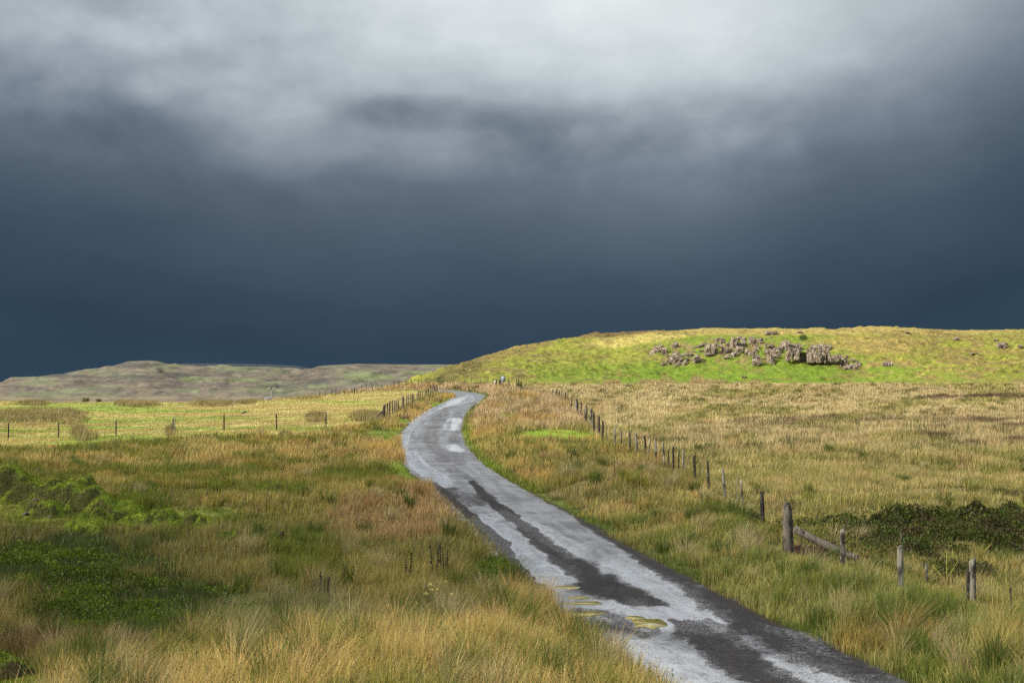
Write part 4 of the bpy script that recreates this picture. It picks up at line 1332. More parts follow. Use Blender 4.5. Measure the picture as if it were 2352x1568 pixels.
Zf = lambda zx, zy: (1467.7 + .216 * zx, 752.6 + .216 * zy)
BR = [(190, 215, 175, 85, 'long leaning boulder at the left end of the crag, dark under its lower end', .75), (390, 175, 95, 80, 'blocky boulder next right of the long leaning one', .2),
      (270, 240, 60, 85, 'narrow upright rock just right of the long leaning boulder', 0), (395, 300, 110, 135, 'big rough rock above the lower left corner of the crag', .4),
      (345, 355, 70, 60, 'dark rounded rock at the lower left foot of the crag', 0), (435, 378, 80, 40, 'flat broken rock at the lower left foot of the crag', 0),
      (492, 362, 66, 70, 'small block rightmost at the lower left foot of the crag', 0), (515, 280, 130, 45, 'low horizontal ledge of rock left of the round block', 0),
      (615, 315, 110, 100, 'round block standing alone on the green below the ledge', 0), (665, 182, 90, 42, 'flat dark overhanging rock left of the central columns', .2),
      (748, 200, 85, 125, 'dark central column of the crag', 0), (808, 200, 70, 140, 'pale central column right of the dark one', 0), (740, 275, 110, 50, 'rubble ledge under the central columns', 0),
      (850, 125, 110, 50, 'pale jagged rock on the upper edge left of centre', 0), (1000, 150, 80, 120, 'tall thin pale rib at the middle of the crag', -.2), (1080, 215, 110, 70, 'broken slab sloping right of the middle rib', -.3),
      (1120, 110, 60, 55, 'left of the three rocks along the upper edge', 0), (1212, 122, 95, 85, 'largest of the three rocks along the upper edge', 0), (1288, 125, 70, 60, 'right and darkest of the three rocks along the upper edge', 0),
      (930, 312, 105, 36, 'long flat stone in the grass below the middle of the crag', 0), (1250, 300, 90, 60, 'upper of two stacked rocks below the right of the crag', 0), (1250, 352, 95, 72, 'lower of two stacked rocks below the right of the crag', 0),
      (1395, 190, 130, 55, 'pale flat topped rock above the gully', 0), (1480, 222, 100, 60, 'wedge of rock between the gully and the lichened blocks', .2), (1400, 245, 130, 70, 'pale middle block of the stack beside the gully', 0),
      (1408, 315, 100, 110, 'bottom block of the pale stack beside the gully', 0), (1562, 170, 95, 115, 'left lichened block above the cave', 0), (1630, 195, 110, 90, 'middle lichened block above the cave', 0),
      (1695, 195, 80, 85, 'right lichened block above the cave', 0), (1960, 195, 190, 80, 'broad grey dome of rock above the cave cliff', 0), (1850, 205, 70, 50, 'small grey rock at the left foot of the broad dome', 0),
      (1400, 48, 130, 48, 'rounded brown boulder on the crest of the hill', 0), (1712, 45, 85, 26, 'low brown stone on the crest right of the rounded boulder', 0),
      (2120, 310, 110, 95, 'mossy grey rock right of the cave cliff', 0), (2190, 345, 80, 100, 'grey scree block farther right of the cave cliff', 0), (2235, 415, 120, 50, 'dark low rock at the right foot of the cave cliff', 0),
      (2290, 345, 90, 40, 'thin tilted stone at the right tail of the crag', -.4), (1120, 516, 60, 26, 'small stone alone on the bright green foot of the hill', 0)]
for zx, zy, w_, h_, lb, tl_ in BR:
    px, py = Zf(zx, zy); rock(px, py, w_ * .216, h_ * .216, lb, tl_, name='boulder')
for px, py, w_, h_, lb in ((2040, 834, 26, 14, 'grey broken rock on the slope right of the crag'), (2198, 776, 14, 9, 'small pale rock high on the right slope'), (2301, 790, 22, 14, 'brown rock near the right edge on the upper slope'),
                           (2288, 780, 12, 7, 'little rock just above left of the brown one near the right edge'), (2237, 812, 20, 5, 'flat dark rock half way up the right slope'), (2085, 762, 14, 5, 'flat stone under the skyline right of the crag'),
                           (1973, 834, 16, 10, 'dark rock at the tail of the scree'), (2345, 794, 14, 8, 'rock cut by the right edge of the picture'), (1538, 869 - 70, 5, 4, 'tiny stone between the long boulder and the hill shoulder')):
    rock(px, py, w_, h_, lb, 0)
cn_ = ['under the long leaning boulder', 'at the lower left foot of the crag', 'around the dark central column', 'above the pale central column', 'between the central columns and the pale middle rib', 'at the foot of the pale middle rib', 'below the broken sloping slab', 'under the three rocks of the upper edge', 'above the two stacked rocks', 'beside the pale flat topped rock', 'in the gully by the pale stack', 'around the left lichened block', 'around the middle lichened block', 'beside the mossy grey rock right of the cave', 'in the scree right of the cave cliff', 'left of the three rocks of the upper edge', 'in the middle of the crag above the long flat stone', 'along the low horizontal ledge']
clus = [(280, 320), (420, 350), (660, 230), (820, 170), (900, 200), (1020, 230), (1120, 250), (1220, 170), (1270, 270), (1350, 160), (1440, 260), (1560, 220), (1660, 230), (2150, 330), (2230, 370), (1080, 170), (960, 260), (540, 300)]
for i in range(120):
    c0 = random.choice(clus); zx = random.gauss(c0[0], 62); zy = random.gauss(c0[1], 34)
    if 1560 < zx < 2130 and zy > 230: continue
    px, py = Zf(zx, zy + random.gauss(0, 8)); w_ = 4 + 13 * random.random() ** 1.8
    rock(px, py, w_, w_ * random.uniform(.5, 1.1), 'small lichen spotted rock ' + cn_[clus.index(c0)], random.uniform(-.4, .4), 'small rocks ' + cn_[clus.index(c0)], 'small_rock')
for i, (zx, zy, s_, lb) in enumerate(((570, 290, 7, 'small white stone high on the widest mound'), (580, 475, 11, 'speckled stone low on the widest mound'), (622, 598, 10, 'roundish white stone in the grass below the widest mound'),
                                      (360, 577, 14, 'flat grey stone in the grass below the large peaked mound'), (1283, 533, 4, 'tiny pale pebble left of the paired hummocks'))):
    px, py = .2 * zx, 1081.9 + .2 * zy
    x_, d, z_ = solve(px, py + 3)
    o = bpy.data.objects.new('stone', RM[i]); COL.objects.link(o); q = s_ * .5 * d / FPX
    o.scale = (q * 1.2, q, q * .8); o.location = (x_, d - (.3 if i > 1 else 1.3), float(gz(np.array([x_]), np.array([d]))[0]) + q * .6 + (.75 if i == 0 else .35 if i == 1 else .12)); tag(o, lb, 'stone')

BLK = [rock_mesh(990 + i, 3, crack=.02) for i in range(4)]
# the cave cliff: slabs and columns side by side with a dark gap
cx0, cy0 = Zf(1860, 420)
x0, d0, z0 = hs(cx0, cy0 - 6)
root = empty('cave_cliff', (x0, d0, z0)); tag(root, 'low brown cliff of upright slabs with a black cave slit under a turf lip', 'cliff')
s_ = d0 / FPX * .216
for zx, zb, wz, hz_, tl_, dy_ in ((1608, 385, 70, 145, -.35, .3), (1680, 388, 72, 135, -.1, .1), (1868, 415, 150, 165, 0, -.1), (1952, 418, 70, 165, .05, .3), (2010, 410, 90, 150, .1, .6), (2075, 420, 130, 95, .35, .2), (1750, 405, 130, 150, 0, 1.9)):
    o = bpy.data.objects.new('slab' if wz < 140 else 'column', BLK[random.randrange(4)]); COL.objects.link(o); o.parent = root
    o.scale = (wz * s_ * .58, .95, hz_ * s_ * .62); o.rotation_euler = (-.12, tl_ * -1, 0)
    o.location = ((zx - 1860) * s_, dy_ + .1, hz_ * s_ * .52 - (zb - 415) * s_)
mb = MB(); 
o = bpy.data.objects.new('turf_lip', RM[3].copy()); COL.objects.link(o); o.parent = root; o.data.materials.clear(); o.data.materials.append(M_MOSS)
o.scale = (300 * s_ * .60, 1.7, .55); o.location = (10 * s_, 1.9, 132 * s_)

# ------------------------------------------------------------------ utility poles, hut, bushes, bird
m, n, out = mat('pole_timber'); princ(n, out, (.19, .17, .15), .8, None, .2); M_POLE = m


def power_pole(px, d, H_, label, fork):
    q = at(px, d, base if False else gz)
    root = empty('power_pole', q); tag(root, label, 'pole', 'timber power poles crossing the moor')
    mb = MB(); mb.tube(np.array([[0, 0, -1], [0, 0, H_ * .5], [0, 0, H_]]), [.20, .17, .14], 8); mb.build('pole', M_POLE, root)
    if fork:
        mb = MB(); mb.tube(np.array([[-1.2, 0, H_ + .55], [0, 0, H_ - .25]]), .11, 6); mb.tube(np.array([[1.2, 0, H_ + .55], [0, 0, H_ - .25]]), .11, 6); mb.tube(np.array([[-.6, 0, H_ + .15], [.6, 0, H_ + .15]]), .07, 6); mb.build('crossarm', M_POLE, root)
        for xx, zz in ((-1.2, .6), (1.2, .6), (0, .3)):
            mb = MB(); mb.tube(np.array([[xx, 0, H_ + zz - .1], [xx, 0, H_ + zz + .35]]), .13, 6); mb.build('insulator', M_DARKW, root)


dp = 330; qz = float(gz(np.array([(624 - 1176) / FPX * dp]), np.array([float(dp)]))[0])
power_pole(624, dp, CAM_H - .15 - qz, 'forked timber power pole rising behind the edge of the left pasture', True)
for px, ty, lb in ((92, 893, 'faint thin pole at the far left of the moor'), (304, 892, 'faint pale pole below the flat topped far hill')):
    d = 1500; qz = float(gz(np.array([(px - 1176) / FPX * d]), np.array([float(d)]))[0])
    power_pole(px, d, CAM_H + (893.7 - ty) / FPX * d - qz, lb, False)

m, n, out = mat('hut_wall'); princ(n, out, (.26, .29, .30), .8); M_HW = m
m, n, out = mat('hut_roof'); princ(n, out, (.10, .13, .15), .6); M_HR = m
q = at(615, 1880); q[2] = max(q[2], -11)
root = empty('hut', q); tag(root, 'tiny grey green hut far off on the moor beside the forked pole', 'hut')
mb = MB(); mb.box((0, 0, 1.6), (7.6, 4.5, 3.4)); mb.add([(-3.8, -2.25, 3.3), (-3.8, 2.25, 3.3), (-3.8, 0, 4.6), (3.8, -2.25, 3.3), (3.8, 2.25, 3.3), (3.8, 0, 4.6)], None, [(0, 2, 1), (3, 4, 5)]); mb.build('wall', M_HW, root)
mb = MB(); mb.add([(-4.1, -2.6, 3.15), (4.1, -2.6, 3.15), (4.1, 0, 4.75), (-4.1, 0, 4.75), (-4.1, 2.6, 3.15), (4.1, 2.6, 3.15)], [(0, 1, 2, 3), (3, 2, 5, 4)]); mb.build('roof', M_HR, root)
mb = MB(); mb.box((-2.1, -2.27, 1.1), (1.0, .06, 2.1)); mb.build('door', M_HR, root)


def bush(px, d, w_, h_, label, name='shrub', colr=(.05, .06, .02), nl=900, leaf=.09, zoff=0.0, tilt=0.0):
    q = at(px, d); root = empty(name, q); tag(root, label, 'bush')
    mb = MB()
    for i in range(7):
        a_ = random.uniform(0, 6.28); r_ = random.uniform(.1, .45)
        mb.tube(np.array([[0, 0, -.1], [math.cos(a_) * r_ * w_ * .4, math.sin(a_) * r_ * w_ * .4, h_ * .4], [math.cos(a_) * r_ * w_ + tilt * h_, math.sin(a_) * r_ * w_, h_ * .85]]), [.03, .02, .008], 5)
    mb.build('stems', M_BROWNW, root)
    cl_ = rs.normal(0, 1, (26, 3)); cl_ /= np.linalg.norm(cl_, axis=1)[:, None]; cl_ *= rs.uniform(.3, .95, (26, 1))
    k = rs.randint(0, 26, nl)
    p_ = (cl_[k] + rs.normal(0, .16, (nl, 3))) * [w_ / 2, w_ / 2, h_ * .42] + [0, 0, h_ * .55]
    p_[:, 0] += tilt * p_[:, 2]
    V, F, C = quads(p_[:, 0], p_[:, 1], p_[:, 2], rs.uniform(leaf * .6, leaf * 1.3, nl), rs.normal(size=(nl, 3)), vary(np.tile(np.array(colr), (nl, 1))))
    mesh_np('foliage', V, F, None, M_LEAF, C, False, root)


bush(194, 213, 1.3, .95, 'left of two small scrubby bushes on the left pasture skyline', 'shrub', (.13, .13, .05), 500, tilt=.3)
bush(226, 214, .9, .75, 'right and smaller of two scrubby bushes on the left pasture skyline', 'shrub', (.13, .13, .05), 400, tilt=.2)
bush(1192, 211, .75, .8, 'ivy clump grown over the paired posts right of the road sign', 'ivy_clump', (.03, .045, .012), 900, .07)
lone_d = 210
for i, px in enumerate((1187, 1191.5, 1197)):
    q = at(px, lone_d + i * .2); root = empty('fence_post', q)
    tag(root, ['left post of the ivy covered trio right of the road sign', 'middle post of the ivy covered trio right of the road sign', 'right post of the ivy covered trio right of the road sign'][i], 'post')
    part(post_mb([1.35, 1.25, 1.0][i], .2, 50 + i, 'split'), 'shaft', M_DARKW if i != 1 else M_GREYW, root, (0, 0, 0))
for i, px in enumerate((1168, 1171)):
    q = at(px, lone_d + i * .4); root = empty('fence_post', q)
    tag(root, ['left of two short brown posts between sign and ivy', 'right and thinner of two short brown posts between sign and ivy'][i], 'post')
    part(post_mb([1.35, 1.1][i], [.16, .1][i], 60 + i, 'split'), 'shaft', M_BROWNW, root, (0, 0, 0))

q = at(561, 95); zb_ = q[2] + 1.04
m, n, out = mat('feathers'); princ(n, out, (.02, .02, .022), .6); M_BIRD = m
mb = MB(); mb.tube(np.array([[-.30, 0, .02], [-.16, 0, .03], [-.06, 0, .06], [.05, 0, .10], [.12, 0, .13], [.17, 0, .12], [.21, 0, .11]]), [.012, .02, .055, .065, .045, .03, .004], 8)
mb.tube(np.array([[.0, .01, -.0], [.0, .01, .06]]), .006, 4)
o = mb.build('bird', M_BIRD, None, True); o.location = (q[0], q[1], zb_); tag(o, 'small black bird perched on the top wire of the left pasture fence', 'bird')

# ------------------------------------------------------------------ tall dead stems and flowers in the near grass
def stalks(label, px, py, lst, name='dock_plant'):
    x_, d, z_ = solve(px, py); z_ = float(gz(np.array([x_]), np.array([d]))[0])
    root = empty(name, (x_, d, z_)); tag(root, label, 'plant')
    for dxp, tp, bp in lst:
        hh = (bp - tp) * d / FPX * 1.12; ox = dxp * d / FPX
        mb = MB(); lean_ = random.uniform(-.05, .09)
        k = 9; s_ = np.linspace(0, 1, k)
        P_ = np.stack([ox + lean_ * hh * s_ + np.sin(s_ * 5 + dxp) * .012, random.uniform(-.2, .2) + s_ * 0, s_ * hh], 1)
        mb.tube(P_, np.linspace(.013, .007, k), 5)
        for j in range(int(16 * hh) + 5):
            t_ = random.uniform(.42, 1.0); c_ = P_[0] * (1 - t_) + P_[-1] * t_ + np.array([random.gauss(0, .014), random.gauss(0, .014), 0])
            mb.tube(np.array([c_ - [0, 0, .012], c_, c_ + [0, 0, .014]]), [.003, .014 + random.random() * .01, .003], 5)
        mb.build('stem', M_DARKW, root)


Zs = lambda zx, zy: ((650 + zx / 3.22) * .9408, (1180 + zy / 3.22) * .9408)
stalks('clump of five tall dark seeding stems close to the left road edge', *Zs(1350, 760), [(-13, 1240, 1322), (-4, 1245, 1318), (5, 1232, 1312), (13, 1236, 1308), (18, 1232, 1300)])
stalks('pair of brown stems left of the five stem clump', *Zs(1110, 790), [(-3, 1278, 1336), (4, 1268, 1338)])
stalks('tall single dark stem, leftmost of the near dead stems', *Zs(430, 1000), [(0, 1296, 1398)])
stalks('tall dark stem with a knob on top, second of the near dead stems', *Zs(495, 1010), [(1, 1312, 1402)])
stalks('short leaning dark stem right of the two tall ones', *Zs(610, 810), [(2, 1298, 1345)])
stalks('bare branching twig in the grass at the lower left', 424, 1500, [(0, 1425, 1500), (7, 1440, 1490), (-7, 1448, 1496)], 'bare_twig')
m, n, out = mat('petals'); princ(n, out, (.50, .43, .13), .8); M_PET = m
m, n, out = mat('green_stem'); princ(n, out, (.10, .13, .03), .8); M_GST = m


def umbels(label, heads, name='flowering_plant', size=.045):
    px = sum(h_[0] for h_ in heads) / len(heads); py = max(h_[1] for h_ in heads) + 34
    x_, d, _ = solve(px, py); z_ = float(gz(np.array([x_]), np.array([d]))[0])
    root = empty(name, (x_, d, z_)); tag(root, label, 'flower')
    for a_, b_ in heads:
        hx = (a_ - px) * d / FPX; hzz = CAM_H + (893.7 - b_) / FPX * d - z_
        mb = MB(); mb.tube(np.array([[hx * .4, 0, -.05], [hx * .8, 0, hzz * .6], [hx, 0, hzz]]), [.006, .005, .003], 5); st = mb.build('stem', M_GST, root)
        nl = 45; r_ = rs.normal(0, size * .42, (nl, 2))
        V, F, C = quads(hx + r_[:, 0], r_[:, 1], hzz + rs.normal(0, .008, nl) - (r_ ** 2).sum(1) * 6, np.full(nl, .02), rs.normal(size=(nl, 3)) * [1, 1, .3], np.tile((.6, .5, .2), (nl, 1)))
        mesh_np('flower_head', V, F, None, M_PET, None, False, root)


umbels('cream flower heads in the dark hollow, the largest cluster near the road', [Zs(a, b) for a, b in ((1440, 920), (1420, 965), (1490, 1000), (1485, 1045), (1500, 935), (1460, 856), (1390, 940))])
umbels('small cream flower heads above and left of the largest cluster', [Zs(a, b) for a, b in ((1305, 820), (1260, 850), (1350, 820), (1410, 760), (1275, 1005), (1300, 780))])
umbels('scattered tiny cream flowers between the grass, middle of the lower left', [Zs(a, b) for a, b in ((1190, 930), (1145, 978), (1180, 950), (965, 945), (950, 1030), (915, 990))], size=.03)
umbels('pair of pale flowers near the two tall dark stems', [Zs(a, b) for a, b in ((655, 1000), (670, 1052), (540, 1090))])
umbels('single low cream flowers at the upper edge of the golden grass', [Zs(a, b) for a, b in ((905, 1180), (1180, 1180))])
root = None
x_, d, _ = solve(2170, 1345); z_ = float(gz(np.array([x_]), np.array([d]))[0])
root = empty('thistle', (x_, d, z_)); tag(root, 'yellow green branching weed standing in front of the dark heather', 'plant')
mb = MB()
for a_, h_ in ((0, .75), (-.32, .45), (-.2, .3), (.25, .55), (.14, .42)):
    mb.tube(np.array([[0, 0, .0 if a_ == 0 else .15], [a_ * .5, 0, h_ * .6], [a_, 0, h_]]), [.012, .009, .005], 5)
    for j in range(7):
        t_ = random.random(); mb.tube(np.array([[a_ * t_, 0, h_ * t_], [a_ * t_ + random.gauss(0, .05), random.gauss(0, .03), h_ * t_ + .05]]), [.006, .002], 4)
m, n, out = mat('weed'); princ(n, out, (.28, .27, .05), .8); mb.build('stems', m, root)

# ------------------------------------------------------------------ low leafy cover and heather
def cover(name, region, nmax, label, cols, hh, leaf, box=(-150, 2550, 18, 62), upright=.5):
    """region(sx, sy, x, y) -> density; leaves spread through a lumpy canopy"""
    y = rs.uniform(box[2], box[3], nmax * 3)
    px = rs.uniform(box[0], box[1], nmax * 3); x = (px - 1176) / FPX * y
    z = gz(x, y); sx, sy = scr(x, y, z)
    k = rs.rand(len(x)) < region(sx, sy, x, y)
    x, y, z = x[k][:nmax], y[k][:nmax], z[k][:nmax]
    lum = fbm(x / .75, y / .75, 701, 3)
    top = hh * (.15 + 1.5 * np.clip(lum - .28, 0, 1))
    q = rs.rand(len(x)) ** .45
    z2 = z + top * q
    cn = fbm(x / 1.3, y / 1.3, 702, 3)
    c = np.array(cols)[np.clip(((cn - .3) / .4 * len(cols) + rs.normal(0, .7, len(x))).astype(int), 0, len(cols) - 1)]
    ax = rs.normal(size=(len(x), 3)); ax[:, 2] = np.abs(ax[:, 2]) * (1 + upright * 3)
    V, F, C = quads(x, y, z2, rs.uniform(leaf * .6, leaf * 1.4, len(x)) * np.clip(y / 30, .8, 2), ax, vary(c), 1.9)
    print(name, len(x))
    return tag(mesh_np(name, V, F, None, M_LEAF, C), label, kind='stuff')


def reg_leafy(sx, sy, x, y):
    m_ = np.maximum.reduce([blobm(sx, sy, *b, 113) for b in ((110, 1322, 220, 46), (360, 1405, 255, 48), (240, 1455, 150, 22))])
    m_ = np.maximum(m_, .8 * blobm(sx, sy, 1120, 1322, 50, 26, 117))
    m_ = np.maximum(m_, .6 * blobm(sx, sy, 2030, 1395, 230, 26, 118))
    return m_ * sst(.40, .56, fbm(x / 1.5, y / 1.2, 703, 4))


def reg_heath(sx, sy, x, y):
    m_ = np.exp(-((x - 14) / 4.6) ** 4 - ((y - 39.0) / 4.0) ** 4)
    m_ = m_ * sst(.30, .44, fbm(x / 1.4, y / 1.1, 704, 3) + .08 * m_)
    m_ = np.maximum(m_, blobm(sx, sy, 1730, 1200, 14, 16, 707, .3) * .9)
    m_ = np.maximum(m_, blobm(sx, sy, 2330, 1225, 70, 30, 708, .3))
    m_ = np.maximum(m_, blobm(sx, sy, 2200, 1330, 90, 20, 709, .3) * .6)
    return m_


cover('leafy_undergrowth', reg_leafy, 90000, None, [(.06, .085, .010), (.09, .135, .012), (.14, .19, .018), (.07, .10, .012)], .5, .032, (-150, 1250, 19, 43))
cover('heather', reg_heath, 105000, None, [(.040, .052, .012), (.045, .032, .02), (.065, .085, .014), (.036, .048, .010), (.075, .09, .016), (.06, .055, .022)], .52, .030, (1600, 2550, 29, 46), upright=.8)
cover('red_heather', lambda sx, sy, x, y: np.maximum(blobm(sx, sy, 1885, 1280, 46, 15, 705, .3), .5 * blobm(sx, sy, 1960, 1325, 40, 10, 706, .3)), 14000, None, [(.085, .05, .04), (.07, .045, .03), (.11, .07, .05), (.05, .045, .02)], .42, .028, (1780, 2060, 31, 38), upright=.8)

# ------------------------------------------------------------------ grass
WV, WF4, WF3, WC = [], [], [], []
off_n = 0


def take(V, f4, f3, C):
    global off_n
    WV.append(V); WC.append(C)
    if f4 is not None: WF4.append(f4 + off_n)
    if f3 is not None: WF3.append(f3 + off_n)
    off_n += len(V)


def flush(name):
    global WV, WF4, WF3, WC, off_n
    o = mesh_np(name, np.concatenate(WV), np.concatenate(WF4) if WF4 else None, np.concatenate(WF3) if WF3 else None, M_BLADE, np.concatenate(WC))
    o['kind'] = 'stuff'
    WV, WF4, WF3, WC = [], [], [], []; off_n = 0
    return o


def lerp_cols(A, B, p, spread=.18):
    s_ = np.clip((rs.rand(len(p)) < p).astype(float) * .8 + rs.rand(len(p)) * .2, 0, 1)[:, None]
    return A * (1 - s_) + B * s_


POSTS = [(o.matrix_basis.translation.x, o.matrix_basis.translation.y) for o in COL.objects if o.parent is None and o.name.split('.')[0] in ('fence_post', 'strainer_post')]
for o in COL.objects:
    if o.parent is not None and o.parent.name == 'derelict_fence' and o.name.startswith('post'):
        POSTS.append((o.parent.location.x + o.location.x, o.parent.location.y + o.location.y))
POSTS += [(fx, fy) for fx, fy in zip(np.linspace(7.1, 9.6, 5), np.linspace(36, 34.6, 5))]


def cleared(x, y):
    f_ = np.ones(len(x))
    for px_, py_ in POSTS:
        f_ = np.minimum(f_, .42 + .58 * sst(.5, 1.6, np.hypot((x - px_) * 1.6, (y - py_ + .9) * .8)))
    return f_


# near clumps
NC = 30000
u = rs.uniform(1 / 66., 1 / 15.2, NC); cy_ = 1 / u; cx_ = (rs.uniform(-420, 2780, NC) - 1176) / FPX * cy_
z = gz(cx_, cy_)
A, B, p, H, sx, sy, t, fl, inn, out_ = veg(cx_, cy_, z, np.clip(.5 + (fbm(cx_ / .8, cy_ / .8, 901, 3) - .5) * 2.2 + rs.normal(0, .12, NC), 0, 1))
ccol = lerp_cols(A, B, p)
lf = reg_leafy(sx, sy, cx_, cy_); hf = reg_heath(sx, sy, cx_, cy_)
keep = (np.abs(t) > road_hw(cy_) - .02 + rs.uniform(0, .12, NC)) & (rs.rand(NC) > np.maximum(.8 * lf, sst(.1, .5, hf)))
cx_, cy_, z, A, B, p, H, t, ccol, sx, sy = [q[keep] for q in (cx_, cy_, z, A, B, p, H, t, ccol, sx, sy)]
kind = fbm(cx_ / 1.1, cy_ / 1.1, 801, 3)
nb = np.clip((rs.uniform(12, 26, len(cx_)) * (.7 + 1.1 * kind)), 8, 40).astype(int)
idx = np.repeat(np.arange(len(cx_)), nb)
n_ = len(idx)
spr = .09 + .10 * rs.rand(len(cx_)) + cy_ * .0028
a = rs.uniform(0, 2 * math.pi, n_); r_ = np.sqrt(rs.rand(n_)) * spr[idx]
bx = cx_[idx] + np.cos(a) * r_; by = cy_[idx] + np.sin(a) * r_
bz = gz(bx, by)
hm = np.clip(.62 + 1.0 * (fbm(cx_ / 2.3, cy_ / 2.3, 802, 3) - .3), .45, 1.35) * rs.uniform(.8, 1.15, len(cx_))
h = (H * cleared(cx_, cy_))[idx] * hm[idx] * rs.uniform(.45, 1.12, n_)
edge_f = sst(0, 1.0, np.abs(t[idx]) - road_hw(by)); h = h * (.45 + .55 * edge_f) * .92
wx = (.10 + .16 * (fbm(cx_ / 5, cy_ / 5, 803, 2) - .3))[idx]
spl = rs.uniform(.12, .55, len(cx_))[idx]
lx = h * (wx + spl * np.cos(a) * r_ / spr[idx] + rs.normal(0, .13, n_)); ly = h * (spl * np.sin(a) * r_ / spr[idx] + rs.normal(0, .13, n_))
own = lerp_cols(A[idx], B[idx], p[idx])
tip = vary(ccol[idx] * .55 + own * .45, .55, 1.75, .08)
tip = tip * (.62 + .9 * np.clip(fbm(cx_ / 1.3, cy_ / 1.3, 820, 3), .15, .85))[idx][:, None]
pale_ = (rs.rand(n_) < .035)[:, None]; tip = np.where(pale_, np.array(PALE) * rs.uniform(.7, 1.25, (n_, 1)), tip)
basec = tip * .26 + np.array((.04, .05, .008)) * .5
wd = np.maximum(.007, .40 * by / 1422) * rs.uniform(.6, 1.4, n_)
ok = np.abs(road_t(bx, by)) > road_hw(by) - .05
print('near blades', ok.sum())
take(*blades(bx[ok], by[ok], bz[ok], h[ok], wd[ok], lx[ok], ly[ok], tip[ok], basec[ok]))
# fine loose blades filling between the clumps
NL = 230000
u = rs.uniform(1 / 70., 1 / 15.2, NL); y = 1 / u; x = (rs.uniform(-420, 2780, NL) - 1176) / FPX * y; z = gz(x, y)
A, B, p, H, sx, sy, t, fl, inn, out_ = veg(x, y, z, np.clip(.5 + (fbm(x / .8, y / .8, 901, 3) - .5) * 2.2 + rs.normal(0, .12, NL), 0, 1))
lf = reg_leafy(sx, sy, x, y); hf = reg_heath(sx, sy, x, y)
hf = sst(.1, .5, hf)
k = (np.abs(t) > road_hw(y) - .06) & (rs.rand(NL) > .97 * np.maximum(lf, hf))
x, y, z, A, B, p, H = [q[k] for q in (x, y, z, A, B, p, H)]
own = vary(lerp_cols(A, B, p), .5, 1.7, .08)
h = H * cleared(x, y) * rs.uniform(.3, .85, len(x))
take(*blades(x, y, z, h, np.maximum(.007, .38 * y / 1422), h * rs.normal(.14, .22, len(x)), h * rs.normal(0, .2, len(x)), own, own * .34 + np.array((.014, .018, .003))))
# rush and grass tussocks standing over the rest
NT_ = 2600
u = rs.uniform(1 / 75., 1 / 15.2, NT_); ty = 1 / u; tx = (rs.uniform(-420, 2780, NT_) - 1176) / FPX * ty; tz = gz(tx, ty)
A, B, p, H, sx, sy, t, fl, inn, out_ = veg(tx, ty, tz)
k = (np.abs(t) > road_hw(ty) + .25) & (rs.rand(NT_) < (.35 + .65 * inn.astype(float))) & (H > .3) & (np.maximum(reg_leafy(sx, sy, tx, ty), reg_heath(sx, sy, tx, ty)) < .4) & (fl < .5) & (cleared(tx, ty) > .85)
tx, ty, tz, A, B, p, H = [q[k] for q in (tx, ty, tz, A, B, p, H)]
ch = rs.rand(len(tx))[:, None]
tc_ = np.where(ch < .36, np.array((.085, .115, .022)), np.where(ch < .56, np.array((.40, .33, .16)), np.where(ch < .8, B * .9, A * 1.15)))
NBt = 120
idx = np.repeat(np.arange(len(tx)), NBt); n_ = len(idx)
a = rs.uniform(0, 2 * math.pi, n_); rr0 = (rs.uniform(.07, .2, len(tx)) + ty * .001); r_ = np.sqrt(rs.rand(n_)) * rr0[idx]
bx = tx[idx] + np.cos(a) * r_; by = ty[idx] + np.sin(a) * r_; bz = gz(bx, by, True)
th_ = rs.uniform(.5, .82, len(tx)) * np.clip(H / .5, .7, 1.3)
h = th_[idx] * rs.uniform(.55, 1.1, n_)
sp_ = rs.uniform(.25, .75, len(tx))[idx]; wl_ = rs.normal(.14, .1, len(tx))[idx]
lx = h * (wl_ + sp_ * np.cos(a) * r_ / rr0[idx] + rs.normal(0, .08, n_)); ly = h * (sp_ * np.sin(a) * r_ / rr0[idx] + rs.normal(0, .08, n_))
tip = vary(tc_[idx], .6, 1.5, .08)
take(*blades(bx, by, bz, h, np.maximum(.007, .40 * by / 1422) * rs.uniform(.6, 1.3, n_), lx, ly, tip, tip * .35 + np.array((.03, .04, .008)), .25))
flush('grass')

# seed heads of the rushes in the golden grass
NS = 5200
u = rs.uniform(1 / 24., 1 / 15.4, NS); y = 1 / u; x = (rs.uniform(0, 1650, NS) - 1176) / FPX * y; z = gz(x, y)
A, B, p, H, sx, sy, t, *_ = veg(x, y, z)
k = (t < -road_hw(y)) & (B[:, 0] > .45); x, y, z, H = x[k], y[k], z[k], H[k]
V, F, C = quads(x, y, z + H * rs.uniform(.45, .95, len(x)), rs.uniform(.010, .02, len(x)), rs.normal(size=(len(x), 3)) + [0, 0, 1.5], vary(np.tile(np.array((.10, .055, .02)), (len(x), 1))), 2.0)
tag(mesh_np('rush_seed_heads', V, F, None, M_LEAF, C), kind='stuff')

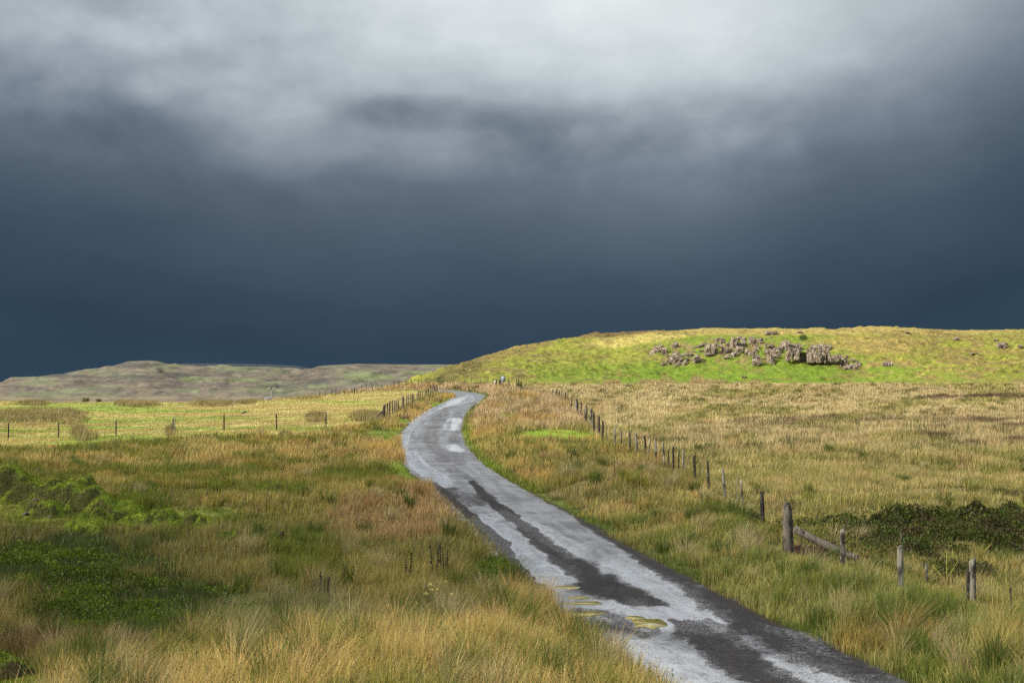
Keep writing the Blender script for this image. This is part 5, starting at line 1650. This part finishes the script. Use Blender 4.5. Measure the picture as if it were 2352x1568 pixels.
# middle and far grass
NF = 760000
uu = rs.rand(NF)
y = np.where(rs.rand(NF) < .55, 1 / (1 / 245. + uu * (1 / 55. - 1 / 245.)), 55 + (246 - 55) * uu ** 1.1)
px = rs.uniform(-350, 2700, NF); x = (px - 1176) / FPX * y
k = (y < hill_f(px) + 3) & (np.abs(road_t(x, y)) > road_hw(y) - .05); x, y = x[k], y[k]
z = gz(x, y)
A, B, p, H, sx, sy, t, fl, inn, out_ = veg(x, y, z, np.clip(.5 + (fbm(x / 1.5, y / 3, 902, 3) - .5) * 1.8 + rs.normal(0, .22, len(x)), 0, 1))
cn = fbm(x / 1.4, y / 2.5, 811, 3)
s_ = np.clip(p + (cn - .5) * 1.8 + rs.normal(0, .18, len(p)), 0, 1)[:, None]
vv = np.where(fl > .5, .35, 1.0)
tip = (A * (1 - s_) + B * s_) * (1 + rs.uniform(-.5, .6, len(x)) * vv)[:, None]
h = H * rs.uniform(.45, 1.1, len(x)) * np.clip(.6 + .9 * (fbm(x / 2.2, y / 3.4, 812, 3) - .25), .45, 1.4)
wd = .68 * y / 1422 * rs.uniform(.5, 1.5, len(x))
V, f3, C = wisps(x, y, z, h, wd, h * rs.normal(.12, .22, len(x)), tip, tip * .5 + np.array((.02, .022, .006)))
take(V, None, f3, C)
NT_ = 4200
ty = 62 + 175 * rs.rand(NT_) ** 1.3; px = rs.uniform(-300, 2650, NT_); tx = (px - 1176) / FPX * ty; tz = gz(tx, ty)
A, B, p, H, sx, sy, t, fl, inn, out_ = veg(tx, ty, tz)
k = (np.abs(t) > road_hw(ty) + .4) & (ty < hill_f(px)) & (fl < .5) & (H > .2)
tx, ty, A, B, H = [q[k] for q in (tx, ty, A, B, H)]
ch = rs.rand(len(tx))[:, None]
tc_ = np.where(ch < .4, np.array((.12, .13, .035)), np.where(ch < .7, B * 1.15, A * .7))
idx = np.repeat(np.arange(len(tx)), 26); n_ = len(idx)
rr0 = rs.uniform(.15, .45, len(tx)); bx = tx[idx] + rs.normal(0, 1, n_) * rr0[idx]; by = ty[idx] + rs.normal(0, 1, n_) * rr0[idx] * .8
ok = np.abs(road_t(bx, by)) > road_hw(by) + .1; bx, by, idx = bx[ok], by[ok], idx[ok]
h = (rs.uniform(.4, .7, len(tx)) * np.clip(H / .45, .6, 1.3))[idx] * rs.uniform(.6, 1.1, len(idx))
tip = vary(tc_[idx], .6, 1.4, .05)
V, f3, C = wisps(bx, by, gz(bx, by), h, .7 * by / 1422 * rs.uniform(.5, 1.4, len(idx)), h * rs.normal(.1, .3, len(idx)), tip, tip * .45)
take(V, None, f3, C)
flush('field_grass')

# short tufts on the hill
NHh = 130000
px = rs.uniform(900, 2480, NHh); f_, c_ = hill_f(px), hill_c(px)
y = f_ + (c_ + 3 - f_) * rs.rand(NHh); x = (px - 1176) / FPX * y; z = hz(x, y)
A, B, p, sx, sy = hillveg(x, y, z)
cn = fbm(x / 1.1, y / .8, 303, 3)
s_ = np.clip(p + (cn - .5) * 1.4 + rs.normal(0, .08, len(p)), 0, 1)[:, None]
tip = vary(A * (1 - s_) + B * s_, .78, 1.2, .03)
h = (.03 + .15 * np.clip((B[:, 0] - .25) * 5, 0, 1)) * rs.uniform(.5, 1.3, len(x))
for b in ((1492, 884, 26, 8), (1528, 884, 10, 5), (1620, 883, 34, 7), (1600, 883, 12, 6), (1732, 886, 12, 7), (1405, 887, 14, 7), (1846, 778, 9, 5)):
    m_ = blobm(sx, sy, *b, 822, .2); h = h + m_ * rs.uniform(.5, .9, len(x))
    tip = tip * (1 - m_[:, None]) + vary(np.tile((.42, .33, .15) if b[0] < 1840 else (.07, .1, .02), (len(x), 1))) * m_[:, None]
for b in ((1492, 882, 24, 6), (1528, 882, 12, 5), (1630, 881, 36, 7), (1598, 881, 12, 5), (1732, 884, 12, 7), (1405, 882, 15, 6)):
    x0_, d0_, z0_ = hs(b[0], b[1] + 4)
    m_ = 700; xx_ = x0_ + rs.uniform(-1, 1, m_) * b[2] * d0_ / FPX; yy_ = d0_ + rs.uniform(-1, 1, m_) * 1.2
    tt_ = vary(np.tile((.42, .32, .15), (m_, 1))); x = np.r_[x, xx_]; y = np.r_[y, yy_]; z = np.r_[z, hz(xx_, yy_)]; h = np.r_[h, rs.uniform(.5, 1.15, m_)]; tip = np.r_[tip, tt_]
V, f3, C = wisps(x, y, z, h, np.full(len(x), .17), h * rs.normal(.1, .3, len(x)), tip * .85, tip * .7)
take(V, None, f3, C)
flush('hill_grass')
